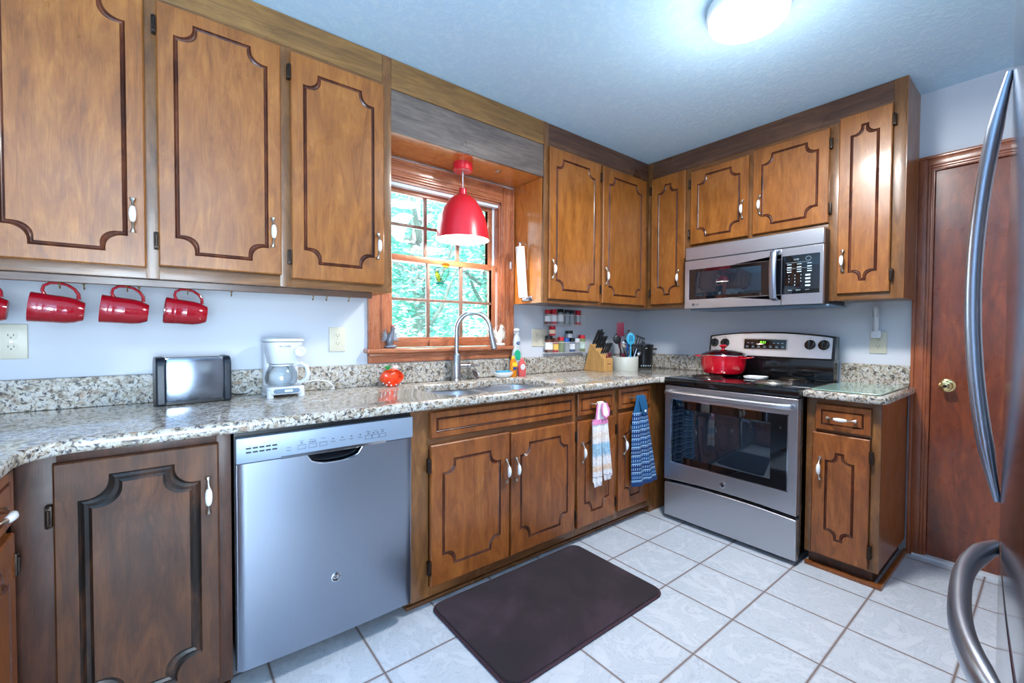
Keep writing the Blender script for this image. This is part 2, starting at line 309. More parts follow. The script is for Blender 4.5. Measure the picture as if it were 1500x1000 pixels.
# ------------------------------------------------------------------ mesh builder
class MB:
    def __init__(s): s.bm = bmesh.new()
    def _mi(s, faces, mi):
        if mi:
            for f in faces: f.material_index = mi
    def box(s, x0, x1, y0, y1, z0, z1, mi=0, bev=0):
        b = bmesh.new(); bmesh.ops.create_cube(b, size=1)
        for v in b.verts: v.co = Vector(((x0+x1)/2 + v.co.x*(x1-x0), (y0+y1)/2 + v.co.y*(y1-y0), (z0+z1)/2 + v.co.z*(z1-z0)))
        if bev: bmesh.ops.bevel(b, geom=b.edges[:], offset=min(bev, .45*min(abs(x1-x0), abs(y1-y0), abs(z1-z0))), segments=2, affect='EDGES', profile=.6)
        s.merge(b, mi); return s
    def merge(s, b, mi=None, mtx=None):
        if mtx is not None: b.transform(mtx)
        vs = [s.bm.verts.new(v.co) for v in b.verts]; b.verts.index_update()
        for f in b.faces:
            try:
                nf = s.bm.faces.new([vs[v.index] for v in f.verts]); nf.material_index = f.material_index if mi is None else mi
            except ValueError: pass
        b.free(); return s
    def tube(s, pts, rad, seg=10, mi=0, cap=True, closed=False, sq=None):
        pts = [Vector(p) for p in pts]; n = len(pts); rr = rad if isinstance(rad, (list, tuple)) else [rad]*n
        mis = mi if isinstance(mi, (list, tuple)) else [mi]*n
        rings = []; up = None
        for i, p in enumerate(pts):
            t = (pts[(i+1) % n]-pts[i-1]) if closed else (pts[min(i+1, n-1)]-pts[max(i-1, 0)])
            t.normalize()
            if up is None: up = Vector((0, 0, 1)) if abs(t.z) < .9 else Vector((1, 0, 0))
            a = t.cross(up).normalized(); b = a.cross(t).normalized(); up = b
            kx, ky = sq if sq else (1, 1)
            rings.append([s.bm.verts.new(p + a*math.cos(2*PI*k/seg)*rr[i]*kx + b*math.sin(2*PI*k/seg)*rr[i]*ky) for k in range(seg)])
        rng = range(n if closed else n-1)
        for i in rng:
            A, B = rings[i], rings[(i+1) % n]
            for k in range(seg):
                f = s.bm.faces.new((A[k], A[(k+1) % seg], B[(k+1) % seg], B[k])); f.material_index = mis[i]
        if cap and not closed:
            f = s.bm.faces.new(rings[0][::-1]); f.material_index = mis[0]; f = s.bm.faces.new(rings[-1]); f.material_index = mis[-2 if n > 1 else 0]
        return s
    def lathe(s, prof, c=(0, 0, 0), seg=32, mi=0, mtx=None, caps=True):
        b = bmesh.new(); rings = []
        for r, z in prof:
            if r < 1e-6: rings.append([b.verts.new((0, 0, z))])
            else: rings.append([b.verts.new((r*math.cos(2*PI*k/seg), r*math.sin(2*PI*k/seg), z)) for k in range(seg)])
        for i in range(len(rings)-1):
            A, B = rings[i], rings[i+1]; m_ = mi[i] if isinstance(mi, (list, tuple)) else mi
            for k in range(seg):
                k2 = (k+1) % seg
                if len(A) == 1 and len(B) == 1: continue
                if len(A) == 1: f = b.faces.new((A[0], B[k2], B[k]))
                elif len(B) == 1: f = b.faces.new((A[k], A[k2], B[0]))
                else: f = b.faces.new((A[k], A[k2], B[k2], B[k]))
                f.material_index = m_
        if caps:
            for rg, q in ((rings[0], 0), (rings[-1], -1)):
                if len(rg) > 1:
                    f = b.faces.new(rg); f.material_index = (mi[q] if isinstance(mi, (list, tuple)) else mi)
        T = Matrix.Translation(Vector(c)); T = T @ mtx if mtx is not None else T
        return s.merge(b, None, T)
    def cyl(s, a, b_, r, seg=20, mi=0, r2=None):
        a = Vector(a); b_ = Vector(b_); d = b_-a
        q = Vector((0, 0, 1)).rotation_difference(d).to_matrix().to_4x4()
        return s.lathe([(r, 0), (r if r2 is None else r2, d.length)], a, seg, mi, q)
    def prism(s, poly, a, b_, plane='xy', mi=0, hole=None):
        P = {'xy': lambda u, v, w: (u, v, w), 'xz': lambda u, v, w: (u, w, v), 'yz': lambda u, v, w: (w, u, v)}[plane]
        b = bmesh.new(); loops = []
        for w in (a, b_):
            ls = []
            for pl in [poly]+([hole] if hole else []):
                vs = [b.verts.new(P(u, v, w)) for u, v in pl]; ls.append(vs)
            if hole:
                es = [b.edges.new((L[i], L[(i+1) % len(L)])) for L in ls for i in range(len(L))]
                bmesh.ops.triangle_fill(b, edges=es, use_beauty=True)
            else: b.faces.new(ls[0])
            loops.append(ls)
        for k in range(len(loops[0])):
            A, B = loops[0][k], loops[1][k]
            for i in range(len(A)):
                j = (i+1) % len(A); b.faces.new((A[i], A[j], B[j], B[i]))
        bmesh.ops.recalc_face_normals(b, faces=b.faces[:])
        return s.merge(b, mi)
    def ball(s, c, r, sc=(1, 1, 1), seg=16, mi=0, rot=None):
        b = bmesh.new(); bmesh.ops.create_uvsphere(b, u_segments=seg, v_segments=max(6, seg*2//3), radius=r)
        T = Matrix.Translation(Vector(c)) @ (rot.to_4x4() if rot is not None else Matrix.Identity(4)) @ Matrix.Diagonal((*sc, 1))
        return s.merge(b, mi, T)
    def text(s, txt, size, c, mi=0, depth=.0006, bold=0):
        cu = bpy.data.curves.new('t', 'FONT'); cu.body = txt; cu.size = size; cu.align_x = 'CENTER'; cu.align_y = 'CENTER'; cu.extrude = depth/2; cu.offset = bold; cu.resolution_u = 3
        o = bpy.data.objects.new('t', cu); COL.objects.link(o); dg = bpy.context.evaluated_depsgraph_get()
        me = bpy.data.meshes.new_from_object(o.evaluated_get(dg)); b = bmesh.new(); b.from_mesh(me)
        bpy.data.objects.remove(o); bpy.data.curves.remove(cu); bpy.data.meshes.remove(me)
        return s.merge(b, mi, Matrix.Translation(Vector(c)) @ Matrix.Rotation(PI/2, 4, 'X'))
def build(name, mb, mats, parent=None, smooth=True, bevel=0, ang=35, seg=2, off=None, loc=None, rot=None):
    bm = mb.bm; bmesh.ops.remove_doubles(bm, verts=bm.verts[:], dist=1e-6)
    bmesh.ops.recalc_face_normals(bm, faces=bm.faces[:])
    o_ = off if off is not None else (Vector(parent['_o']) if parent is not None and '_o' in parent else None)
    if o_ is not None: bmesh.ops.translate(bm, verts=bm.verts[:], vec=-Vector(o_))
    me = bpy.data.meshes.new(name); bm.to_mesh(me); bm.free()
    for m in (mats if isinstance(mats, (list, tuple)) else [mats]): me.materials.append(M[m] if isinstance(m, str) else m)
    if smooth:
        me.shade_smooth(); me.set_sharp_from_angle(angle=R(ang))
    o = bpy.data.objects.new(name, me); COL.objects.link(o)
    if parent is not None: o.parent = parent
    if o_ is not None: o['_o'] = tuple(o_)
    if loc is not None: o.location = loc
    if rot is not None: o.rotation_euler = rot
    if bevel:
        md = o.modifiers.new('bevel', 'BEVEL'); md.width = bevel; md.segments = seg; md.limit_method = 'ANGLE'; md.angle_limit = R(40)
    return o
def tag(o, label=None, cat=None, group=None, kind=None):
    if label: o['label'] = label
    if cat: o['category'] = cat
    if group: o['group'] = group
    if kind: o['kind'] = kind
    return o
def thing(name, label, cat, org=(0, 0, 0), rz=0, group=None, kind=None):
    """org is given in the face frame (unrotated); the parts are authored in that same frame."""
    o = bpy.data.objects.new(name, None); COL.objects.link(o); o.empty_display_size = .05
    o.rotation_euler = (0, 0, rz); o.location = Matrix.Rotation(rz, 3, 'Z') @ Vector(org); o['_o'] = tuple(org)
    return tag(o, label, cat, group, kind)
def solo(name, mb, mats, label, cat, org, rz=0, group=None, kind=None, **k):
    o = build(name, mb, mats, None, off=org, **k); o.rotation_euler = (0, 0, rz); o.location = Matrix.Rotation(rz, 3, 'Z') @ Vector(org)
    return tag(o, label, cat, group, kind)
def copy_tree(o, parent=None):
    c = o.copy(); COL.objects.link(c); c.parent = parent
    for ch in [q for q in bpy.data.objects if q.parent == o and q != c]: copy_tree(ch, c)
    return c
RB = -PI/2     # frame of wall B (stove wall): local x = -world y, local y = world x
RL = PI/2      # frame of the left run: local x = world y, local y = -world x

H = 2.463; XL = -4.07; YB = -4.8
# ------------------------------------------------------------------ room shell
def struct(name, mb, mats, **k): return tag(build(name, mb, mats, None, **k), kind='structure')
WX0, WX1, WZ0, WZ1 = -2.225, -1.462, 1.085, 2.015
mb = MB(); mb.box(XL-.12, WX0, 0, .14, 0, H); mb.box(WX1, .12, 0, .14, 0, H); mb.box(WX0, WX1, 0, .14, 0, WZ0); mb.box(WX0, WX1, 0, .14, WZ1, H)
struct('wall_front', mb, 'wall', smooth=False)
DY0, DY1, DZ = -1.845, -2.61, 2.055
mb = MB(); mb.box(0, .12, DY0, 0, 0, H); mb.box(0, .12, -3.05, DY1, 0, H); mb.box(0, .12, DY1, DY0, DZ, H)
struct('wall_right', mb, 'wall', smooth=False)
mb = MB(); mb.box(XL-.12, XL, -2.9, 0, 0, H); mb.box(XL-.12, XL, YB, -4.3, 0, H); mb.box(XL-.12, XL, -4.3, -2.9, 0, .75); mb.box(XL-.12, XL, -4.3, -2.9, 2.1, H)
struct('wall_left', mb, 'wall', smooth=False)
mb = MB(); mb.box(XL-.12, -4.0, YB-.12, YB, 0, H); mb.box(-2.6, .0, -3.17, -3.05, 0, H); mb.box(-2.6, -2.48, YB, -3.17, 0, H); mb.box(-4.0, -2.6, YB-.12, YB, 2.14, H)
struct('wall_rear', mb, 'wall', smooth=False)
mb = MB(); mb.box(XL-.12, .12, YB-.12, .14, -.1, 0); struct('floor', mb, 'floor', smooth=False)
mb = MB(); mb.box(XL-.12, .12, YB-.12, .14, H, H+.15); struct('ceiling', mb, 'ceil', smooth=False)
# unseen patio door and side window, added to bring light from behind the camera
w = thing('added_patio_door', None, None, (-3.3, YB-.06, 0), kind='structure')
mb = MB()
for x0, x1 in ((-4.0, -3.94), (-3.34, -3.26), (-2.66, -2.6)): mb.box(x0, x1, YB-.1, YB-.04, 0, 2.14)
for z0, z1 in ((0, .06), (2.08, 2.14)): mb.box(-4.0, -2.6, YB-.1, YB-.04, z0, z1)
build('frame', mb, 'white_pl', w, bevel=.004)
mb = MB(); mb.box(-3.94, -2.66, YB-.075, YB-.07, .06, 2.08); build('glass', mb, 'pane', w)
w = thing('added_side_window', None, None, (XL-.06, -3.6, .75), kind='structure')
mb = MB()
for y0, y1 in ((-4.3, -4.24), (-3.63, -3.57), (-2.96, -2.9)): mb.box(XL-.1, XL-.04, y0, y1, .75, 2.1)
for z0, z1 in ((.75, .81), (2.04, 2.1)): mb.box(XL-.1, XL-.04, -4.3, -2.9, z0, z1)
build('frame', mb, 'white_pl', w, bevel=.004)
mb = MB(); mb.box(XL-.075, XL-.07, -4.24, -2.96, .81, 2.04); build('glass', mb, 'pane', w)

# ------------------------------------------------------------------ window over the sink
win = thing('window_1', None, None, ((WX0+WX1)/2, 0, WZ0), kind='structure')
def moulded(x0, x1, z0, z1, vert, y=-.0, flip=1):
    """casing strip with a stepped moulded profile; outer edge first"""
    mb = MB(); t = [(0, .022), (.012, .026), (.03, .018), (.07, .014), (.085, .018), (1, .010)]
    wd = (x1-x0) if vert else (z1-z0)
    cuts = [0, .14, .22, .6, .72, .88, 1]; th = [.024, .019, .015, .013, .017, .011]
    for i in range(6):
        a, b = cuts[i]*wd, cuts[i+1]*wd
        if vert:
            if flip > 0: mb.box(x0+a, x0+b, -th[i]+y, y, z0, z1, bev=.002)
            else: mb.box(x1-b, x1-a, -th[i]+y, y, z0, z1, bev=.002)
        else: mb.box(x0, x1, -th[i]+y, y, z1-b, z1-a, bev=.002)
    return mb
build('casing', moulded(-2.322, WX0, 1.10, 2.118, True), 'casing_v', win)
build('casing', moulded(WX1, -1.368, 1.10, 2.118, True, flip=-1), 'casing_v', win)
build('head_casing', moulded(WX0, WX1, WZ1, 2.118, False), 'casing_h', win)
mb = MB(); mb.box(-2.342, -1.345, -.062, .10, 1.076, 1.10); build('stool', mb, 'casing_h', win, bevel=.008, seg=3)
mb = MB(); mb.box(-2.322, -1.365, -.02, 0, 1.022, 1.076); mb.box(-2.322, -1.365, -.028, 0, 1.056, 1.076, bev=.004); build('apron', mb, 'casing_h', win, bevel=.003)
mb = MB(); mb.box(WX0, WX0+.012, 0, .13, 1.10, WZ1); mb.box(WX1-.012, WX1, 0, .13, 1.10, WZ1); mb.box(WX0, WX1, 0, .13, WZ1-.012, WZ1)
build('jamb', mb, 'casing_v', win)
mb = MB(); mb.box(WX1-.030, WX1-.012, .05, .085, 1.60, WZ1-.012, bev=.003); mb.box(WX0+.012, WX0+.02, .055, .085, 1.60, WZ1-.012, bev=.003); mb.box(WX0+.012, WX1-.012, .01, .045, WZ1-.03, WZ1-.012, bev=.002)
build('sash_track', mb, 'vinyl', win)
def sash(z0, z1, y0, y1, rail_b, rail_t, st, name):
    x0, x1 = WX0+.014, WX1-.030; mb = MB()
    mb.box(x0, x0+st, y0, y1, z0, z1, bev=.003); mb.box(x1-st, x1, y0, y1, z0, z1, bev=.003)
    mb.box(x0+st, x1-st, y0, y1, z0, z0+rail_b, 1, bev=.003); mb.box(x0+st, x1-st, y0, y1, z1-rail_t, z1, 1, bev=.003)
    s = build(name, mb, ['casing_v', 'casing_h'], win)
    gx0, gx1, gz0, gz1 = x0+st, x1-st, z0+rail_b, z1-rail_t
    mb = MB(); ym = (y0+y1)/2; mb.box(gx0, gx1, ym-.002, ym+.002, gz0, gz1); build('pane', mb, 'pane', s)
    mb = MB()
    for i in (1, 2):
        xc = gx0+(gx1-gx0)*i/3; mb.box(xc-.009, xc+.009, ym-.012, ym+.012, gz0, gz1, bev=.003)
    zc = (gz0+gz1)/2; mb.box(gx0, gx1, ym-.011, ym+.011, zc-.008, zc+.008, bev=.003)
    build('muntin', mb, M['muntin'], s)
M['muntin'] = wood('muntin_wood', (150, 110, 92), (128, 92, 78), (92, 64, 56), rough=.4, wear=.3)
sash(1.104, 1.615, .012, .044, .055, .034, .03, 'lower_sash')
sash(1.582, 1.998, .052, .084, .034, .035, .034, 'upper_sash')
mb = MB(); mb.box(-1.965, -1.835, -.004, .012, 1.104, 1.145, bev=.005); build('sash_lift', mb, 'casing_h', win)
mb = MB(); mb.box(-1.402, -1.392, -.030, -.018, 1.60, 1.645, bev=.003); build('latch', mb, 'white_pl', win)

# ------------------------------------------------------------------ door in the stove wall
dr = thing('door_1', None, None, (2.227, .03, 0), RB, kind='structure')
mb = MB(); mb.box(1.853, 2.602, .012, .05, .012, 2.047); build('slab', mb, 'slab', dr, bevel=.003)
mb = MB()
for i, (a, b, t) in enumerate(((0, .014, .024), (.014, .05, .018), (.05, .062, .014), (.062, .072, .010))):
    mb.box(1.777+a, 1.777+b, -t, 0, 0, 2.122-a, bev=.002); mb.box(2.678-b, 2.678-a, -t, 0, 0, 2.122-a, bev=.002); mb.box(1.777+b, 2.678-b, -t, 0, 2.122-b, 2.122-a, bev=.002)
build('casing', mb, 'door_casing', dr)
mb = MB(); mb.box(1.845, 1.853, -.006, .06, 0, 2.055); mb.box(2.602, 2.61, -.006, .06, 0, 2.055); mb.box(1.845, 2.61, -.006, .06, 2.047, 2.055); build('jamb', mb, 'door_casing', dr)
mb = MB(); q = Matrix.Rotation(PI/2, 4, 'X')
mb.lathe([(.034, 0), (.034, .004), (.028, .008), (.012, .01), (.010, .03), (.022, .036), (.027, .048), (.025, .058), (.014, .063), (0, .063)], (1.917, .012, .925), 28, 0, q)
mb.lathe([(.008, 0), (.008, .002), (0, .002)], (1.917, -.0515, .925), 12, 1, q); build('door_handle', mb, ['brass', 'hinge'], dr)
mb = MB(); mb.box(1.8, 2.66, -.02, .12, -.0, .012); build('threshold', mb, 'white_pl', dr)

# ------------------------------------------------------------------ cabinet fronts
def notch(w0, w1, z0, z1, c, e, off=0, n=7):
    """rectangle with scooped corners, counter-clockwise, grown by off"""
    out = []; w0 -= off; w1 += off; z0 -= off; z1 += off
    Rr = c-e
    def corner(cx, cz, sx, sz):
        pts = [(cx, cz+sz*c)]
        for i in range(n+1):
            a = PI/2*i/n; pts.append((cx+sx*(e+Rr*math.sin(a)), cz+sz*(e+Rr*math.cos(a))))
        pts.append((cx+sx*c, cz)); return pts
    out += corner(w0, z0, 1, 1); out += corner(w1, z0, -1, 1)[::-1]; out += corner(w1, z1, -1, -1); out += corner(w0, z1, 1, -1)[::-1]
    return out
def panel(x0, x1, z0, z1, yf, th, g=None, gw=.016, gd=.006, c=.055, e=.014, side_inset=.05, notched=True, bev=.004, gm=1):
    """cabinet door or drawer front in the face frame; front surface at y = yf, growing to yf+th behind"""
    b = bmesh.new()
    def ring(pl, y): return [b.verts.new((u, y, v)) for u, v in pl]
    rect = lambda o: [(x0+o, z0+o), (x1-o, z0+o), (x1-o, z1-o), (x0+o, z1-o)]
    R0 = ring(rect(0), yf+th); R1 = ring(rect(0), yf+bev); R2 = ring(rect(bev), yf)
    for A, B in ((R0, R1), (R1, R2)):
        for i in range(4): b.faces.new((A[i], A[(i+1) % 4], B[(i+1) % 4], B[i]))
    b.faces.new(R0)
    gx, gz = side_inset if isinstance(side_inset, tuple) else (side_inset, side_inset)
    if notched: mk = lambda o: notch(x0+gx, x1-gx, z0+gz, z1-gz, c, e, o)
    else: mk = lambda o: [(x0+gx-o, z0+gz-o), (x1-gx+o, z0+gz-o), (x1-gx+o, z1-gz+o), (x0+gx-o, z1-gz+o)]
    L = [ring(mk(gw/2), yf), ring(mk(gw*.30), yf+gd), ring(mk(gw*.05), yf+gd*.3), ring(mk(-gw*.25), yf+gd*.8), ring(mk(-gw/2), yf)]
    es = [b.edges.new((R2[i], R2[(i+1) % 4])) if not b.edges.get((R2[i], R2[(i+1) % 4])) else b.edges.get((R2[i], R2[(i+1) % 4])) for i in range(4)]
    es += [b.edges.new((L[0][i], L[0][(i+1) % len(L[0])])) for i in range(len(L[0]))]
    bmesh.ops.triangle_fill(b, edges=es, use_beauty=True)
    for A, B in zip(L[:-1], L[1:]):
        for i in range(len(A)):
            f = b.faces.new((A[i], A[(i+1) % len(A)], B[(i+1) % len(A)], B[i])); f.material_index = gm
    b.faces.new(L[-1])
    mb = MB(); mb.merge(b); return mb
def pull(parent, x, z, yf, vert=True, L=.058):
    mb = MB(); pts = []; rad = []; mi = []
    prof = [(-1, .0075, 0), (-.93, .0085, 0), (-.86, .0075, 0), (-.78, .004, 0), (-.55, .0035, 0), (-.40, .0065, 1), (-.25, .0088, 1), (0, .0098, 1), (.25, .0088, 1), (.40, .0065, 0), (.55, .0035, 0), (.78, .004, 0), (.86, .0075, 0), (.93, .0085, 0), (1, .0075, 0)]
    for t, r, m in prof:
        y = yf-.008-.024*(1-min(1, abs(t)/.9)**2)
        pts.append((x, y, z+t*L) if vert else (x+t*L, y, z)); rad.append(r); mi.append(m)
    mb.tube(pts, rad, 12, mi)
    for s in (-.9, .9):
        a = (x, yf, z+s*L) if vert else (x+s*L, yf, z); b = (a[0], yf-.012, a[2]); mb.cyl(a, b, .005, 10)
    o = build('handle', mb, ['pewter', 'ceramic'], parent); o['label'] = 'metal pull with white ceramic grip'; return o
def hinge(parent, x, z, yf, h=.058):
    mb = MB(); mb.box(x-.007, x+.007, yf-.003, yf+.0195, z-h/2, z+h/2, bev=.002); mb.cyl((x, yf-.004, z-h*.32), (x, yf-.004, z+h*.32), .0045, 10)
    mb.ball((x, yf-.004, z-h*.46), .0035, seg=8); mb.ball((x, yf-.004, z+h*.46), .0035, seg=8)
    build('hinge', mb, 'hinge', parent)
def cdoor(cab, x0, x1, z0, z1, yf, hs=None, hz=None, hinge_side=None, mat='door', gmat='groove', inset=.052, gw=.0135, c=.055, th=.019, hx=None):
    d = build('door', panel(x0, x1, z0, z1, yf, th, gw=gw, c=c, side_inset=inset), [mat, gmat], cab, ang=25)
    if hs: pull(d, hx if hx is not None else ((x1-.032) if hs == 'r' else (x0+.032)), hz, yf)
    if hinge_side:
        hxx = x0-.006 if hinge_side == 'l' else x1+.006
        for z in (z0+.085*(1 if z1-z0 > .6 else .9), z1-.085): hinge(d, hxx, z, yf+.0)
    return d
def drawer(cab, x0, x1, z0, z1, yf, mat='door', gmat='groove', handle=True, gw=.009, inset=.028):
    d = build('drawer', panel(x0, x1, z0, z1, yf, .019, gw=gw, gd=.005, side_inset=inset, notched=False), [mat, gmat], cab, ang=25)
    if handle: pull(d, (x0+x1)/2, (z0+z1)/2, yf, False, .062)
    return d
UF = -.296   # upper face-frame plane
def rails(cab, vs, hs, yf, mats, th=.018):
    mb = MB()
    for x0, x1, z0, z1 in vs: mb.box(x0, x1, yf, yf+th, z0, z1, 0, bev=.0015)
    for x0, x1, z0, z1 in hs: mb.box(x0, x1, yf+.0006, yf+th, z0, z1, 1, bev=.0015)
    build('face_frame', mb, mats, cab)

# upper bank left of the window
cb = thing('wall_cabinet', 'long maple wall cabinet left of the window with mug hooks below', 'cabinet', (-3.19, 0, 1.37))
mb = MB(); mb.box(XL+.001, -2.311, UF+.018, -.001, 1.372, H-.001); build('carcass', mb, 'frame_v', cb, bevel=.001)
rails(cb, [(-3.185, -3.148, 1.37, 2.33), (-2.775, -2.734, 1.37, 2.33), (-2.353, -2.311, 1.37, H-.002), (-3.60, -3.555, 1.37, 2.33)], [(XL+.002, -2.353, 1.37, 1.412), (XL+.002, -2.353, 2.30, 2.335)], UF, ['frame_v', 'frame_h'])
mb = MB(); mb.box(XL+.002, -2.353, UF+.001, UF+.018, 2.336, H-.002); build('fascia', mb, 'fascia_light', cb, bevel=.0015)
cdoor(cb, -3.555, -3.183, 1.405, 2.312, -.315, 'r', 1.575, None)
cdoor(cb, -3.150, -2.772, 1.415, 2.32, -.315, 'r', 1.578, 'l')
cdoor(cb, -2.736, -2.352, 1.405, 2.316, -.315, 'r', 1.577, 'l', inset=(.052, .07))
mb = MB(); mb.box(XL+.01, -2.39, -.262, -.235, 1.344, 1.37); build('hook_rail', mb, 'fascia', cb, bevel=.002)
HOOKS = [-3.565, -3.398, -3.342, -3.236, -3.205, -3.070, -2.935, -2.64, -2.585, -2.49]
for i, x in enumerate(HOOKS):
    mb = MB(); pts = [(x, -.2475, 1.352)] + [(x, -.2475 + .009*math.sin(a), 1.327-.009*math.cos(a)) for a in [R(t) for t in (150, 110, 60, 20, -20, -60, -100)]]
    pts = [(x, -.2475, 1.350), (x, -.2475, 1.338)] + [(x, -.2475+.008-.008*math.cos(R(t)), 1.334-.009*math.sin(R(t))) for t in range(0, 200, 25)]
    mb.tube(pts, .0016, 7); mb.cyl((x, -.2475, 1.338), (x, -.2475, 1.345), .003, 8); build('hook', mb, 'mug_hook', cb)

# bridge over the window
cb = thing('window_valance', 'wooden valance boards bridging the cabinets above the window', 'valance', (-1.83, 0, 2.13))
mb = MB(); mb.box(-2.310, -1.357, UF, UF+.018, 2.322, H-.002); b1 = build('upper_board', mb, 'fascia_light', cb, bevel=.002)
mb = MB(); mb.box(-2.310, -1.357, UF+.003, UF+.018, 2.13, 2.321); b1 = build('lower_board', mb, 'valance', cb, bevel=.002); b1['label'] = 'grey-stained knotty board'
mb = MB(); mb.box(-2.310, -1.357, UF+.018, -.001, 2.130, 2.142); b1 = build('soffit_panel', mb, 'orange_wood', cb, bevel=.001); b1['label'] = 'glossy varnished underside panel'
mb = MB(); q = Matrix.Identity(4); mb.lathe([(.010, 0), (.017, 0), (.017, -.004), (.010, -.005)], (-1.62, -.19, 2.13), 20, 0); build('ring_fitting', mb, 'pewter', cb)

# upper bank right of the window, on wall A
cb = thing('wall_cabinet', 'two-door maple wall cabinet between the window and the corner', 'cabinet', (-.85, 0, 1.37))
mb = MB(); mb.box(-1.356, -.297, UF+.018, -.001, 1.372, H-.001); build('carcass', mb, 'frame_v', cb, bevel=.001)
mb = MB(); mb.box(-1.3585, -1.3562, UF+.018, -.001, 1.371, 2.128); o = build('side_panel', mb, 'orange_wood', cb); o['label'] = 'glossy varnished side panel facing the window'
rails(cb, [(-1.356, -1.318, 1.37, H-.002), (-.866, -.824, 1.37, 2.33), (-.346, -.297, 1.37, 2.33)], [(-1.318, -.297, 1.37, 1.405), (-1.318, -.297, 2.30, 2.335)], UF, ['frame_v', 'frame_h'])
mb = MB(); mb.box(-1.318, -.297, UF+.001, UF+.018, 2.336, H-.002); build('fascia', mb, 'fascia', cb, bevel=.0015)
cdoor(cb, -1.322, -.858, 1.395, 2.318, -.315, 'l', 1.575, 'r', inset=(.060, .06), hx=-1.300)
cdoor(cb, -.830, -.343, 1.391, 2.318, -.315, 'l', 1.575, None, inset=(.064, .06), hx=-.806)

# upper bank on wall B (face frame x = -y)
cb = thing('wall_cabinet', 'four-door maple wall cabinet over the range and microwave', 'cabinet', (1.04, 0, 1.37), RB)
mb = MB(); mb.box(.002, .662, UF+.018, -.001, 1.372, H-.001); mb.box(.662, 1.485, UF+.018, -.001, 1.768, H-.001); mb.box(1.485, 1.785, UF+.018, -.001, 1.372, H-.001); build('carcass', mb, 'frame_v', cb, bevel=.001)
mb = MB(); mb.box(1.7855, 1.7885, UF, -.001, 1.371, H-.002); o = build('end_panel', mb, M['door'], cb)
rails(cb, [(.297, .338, 1.37, H-.002), (.612, .652, 1.37, 2.33), (1.04, 1.068, 1.768, 2.33), (1.466, 1.512, 1.37, 2.33), (1.735, 1.788, 1.37, H-.002)],
      [(.338, .612, 1.37, 1.405), (.652, 1.466, 1.768, 1.80), (1.512, 1.735, 1.37, 1.405), (.338, 1.735, 2.30, 2.335)], UF, ['frame_v', 'frame_h'])
mb = MB(); mb.box(.338, 1.735, UF+.001, UF+.018, 2.336, H-.002); build('fascia', mb, 'fascia', cb, bevel=.0015)
cdoor(cb, .338, .612, 1.398, 2.33, -.315, 'r', 1.58, 'l', inset=(.062, .07), hx=.574)
cdoor(cb, .652, 1.040, 1.798, 2.30, -.315, 'r', 1.968, 'l', inset=(.056, .048), hx=1.010)
cdoor(cb, 1.067, 1.468, 1.800, 2.314, -.315, 'l', 1.972, 'r', inset=(.056, .05), hx=1.114)
cdoor(cb, 1.513, 1.735, 1.405, 2.345, -.315, 'l', 1.58, 'r', inset=(.056, .07), hx=1.540, c=.045)

# ------------------------------------------------------------------ base cabinets
BF = -.60; CT = .906; CB = .868
def toe(cab, x0, x1, y=-.545, z1=.062, mat='base_h'):
    mb = MB(); mb.box(x0, x1, y, y+.06, 0, z1); mb.box(x0, x1, y-.014, y, 0, .018, bev=.004); build('toe_kick', mb, mat, cab, bevel=.002)
# sink base + drawer base (one run right of the dishwasher)
cb = thing('base_cabinet', 'maple sink base cabinet with two doors right of the dishwasher', 'cabinet', (-1.85, 0, 0))
mb = MB(); mb.box(-2.356, -2.34, BF+.018, -.02, .06, CB-.002); mb.box(-1.405, -1.388, BF+.018, -.02, .06, CB-.002); mb.box(-2.34, -1.405, BF+.018, -.02, .06, .08); mb.box(-2.34, -1.405, -.035, -.02, .08, CB-.002)
build('carcass', mb, 'base_v', cb)
rails(cb, [(-2.356, -2.275, .055, CB-.001), (-1.405, -1.387, .055, CB-.001)], [(-2.275, -1.405, .055, .10), (-2.275, -1.405, .69, .745), (-2.275, -1.405, .845, CB-.001), (-1.86, -1.83, .10, .69)], BF, ['base_v', 'base_h'])
mb = MB(); mb.box(-2.275, -1.405, BF+.004, BF+.017, .745, .845); build('backing', mb, 'base_h', cb)
toe(cb, -2.356, -1.388)
drawer(cb, -2.272, -1.408, .737, .85, BF-.02, 'base_door', handle=False, gw=.010, inset=.030)
cdoor(cb, -2.272, -1.853, .100, .708, BF-.02, 'r', .528, 'l', 'base_door', inset=(.060, .075), gw=.013, hx=-1.878)
cdoor(cb, -1.842, -1.402, .100, .700, BF-.02, 'l', .525, 'r', 'base_door', inset=(.060, .065), gw=.013, hx=-1.818)
cb = thing('base_cabinet', 'narrow maple base cabinet with two drawers, left of the range', 'cabinet', (-1.0, 0, 0))
mb = MB(); mb.box(-.672, -.03, BF+.012, -.03, .0, CB-.002); mb.box(-1.386, -.672, BF+.018, -.02, .06, CB-.002); build('carcass', mb, 'base_v', cb)
rails(cb, [(-1.386, -1.372, .055, CB-.001), (-1.062, -1.015, .055, CB-.001), (-.712, -.672, .055, CB-.001)], [(-1.372, -1.062, .055, .10), (-1.015, -.712, .055, .10), (-1.372, -1.062, .69, .73), (-1.015, -.712, .69, .73), (-1.372, -1.062, .845, CB-.001), (-1.015, -.712, .845, CB-.001)], BF, ['base_v', 'base_h'])
toe(cb, -1.386, -.672)
drawer(cb, -1.380, -1.070, .727, .848, BF-.02, 'base_door', gw=.008)
drawer(cb, -1.022, -.708, .727, .85, BF-.02, 'base_door', gw=.008)
cdoor(cb, -1.380, -1.058, .100, .695, BF-.02, 'l', .525, 'r', 'base_door', inset=(.060, .075), gw=.012, hx=-1.352)
cdoor(cb, -1.024, -.704, .105, .70, BF-.02, 'l', .508, None, 'base_door', inset=(.060, .075), gw=.012, hx=-.985)
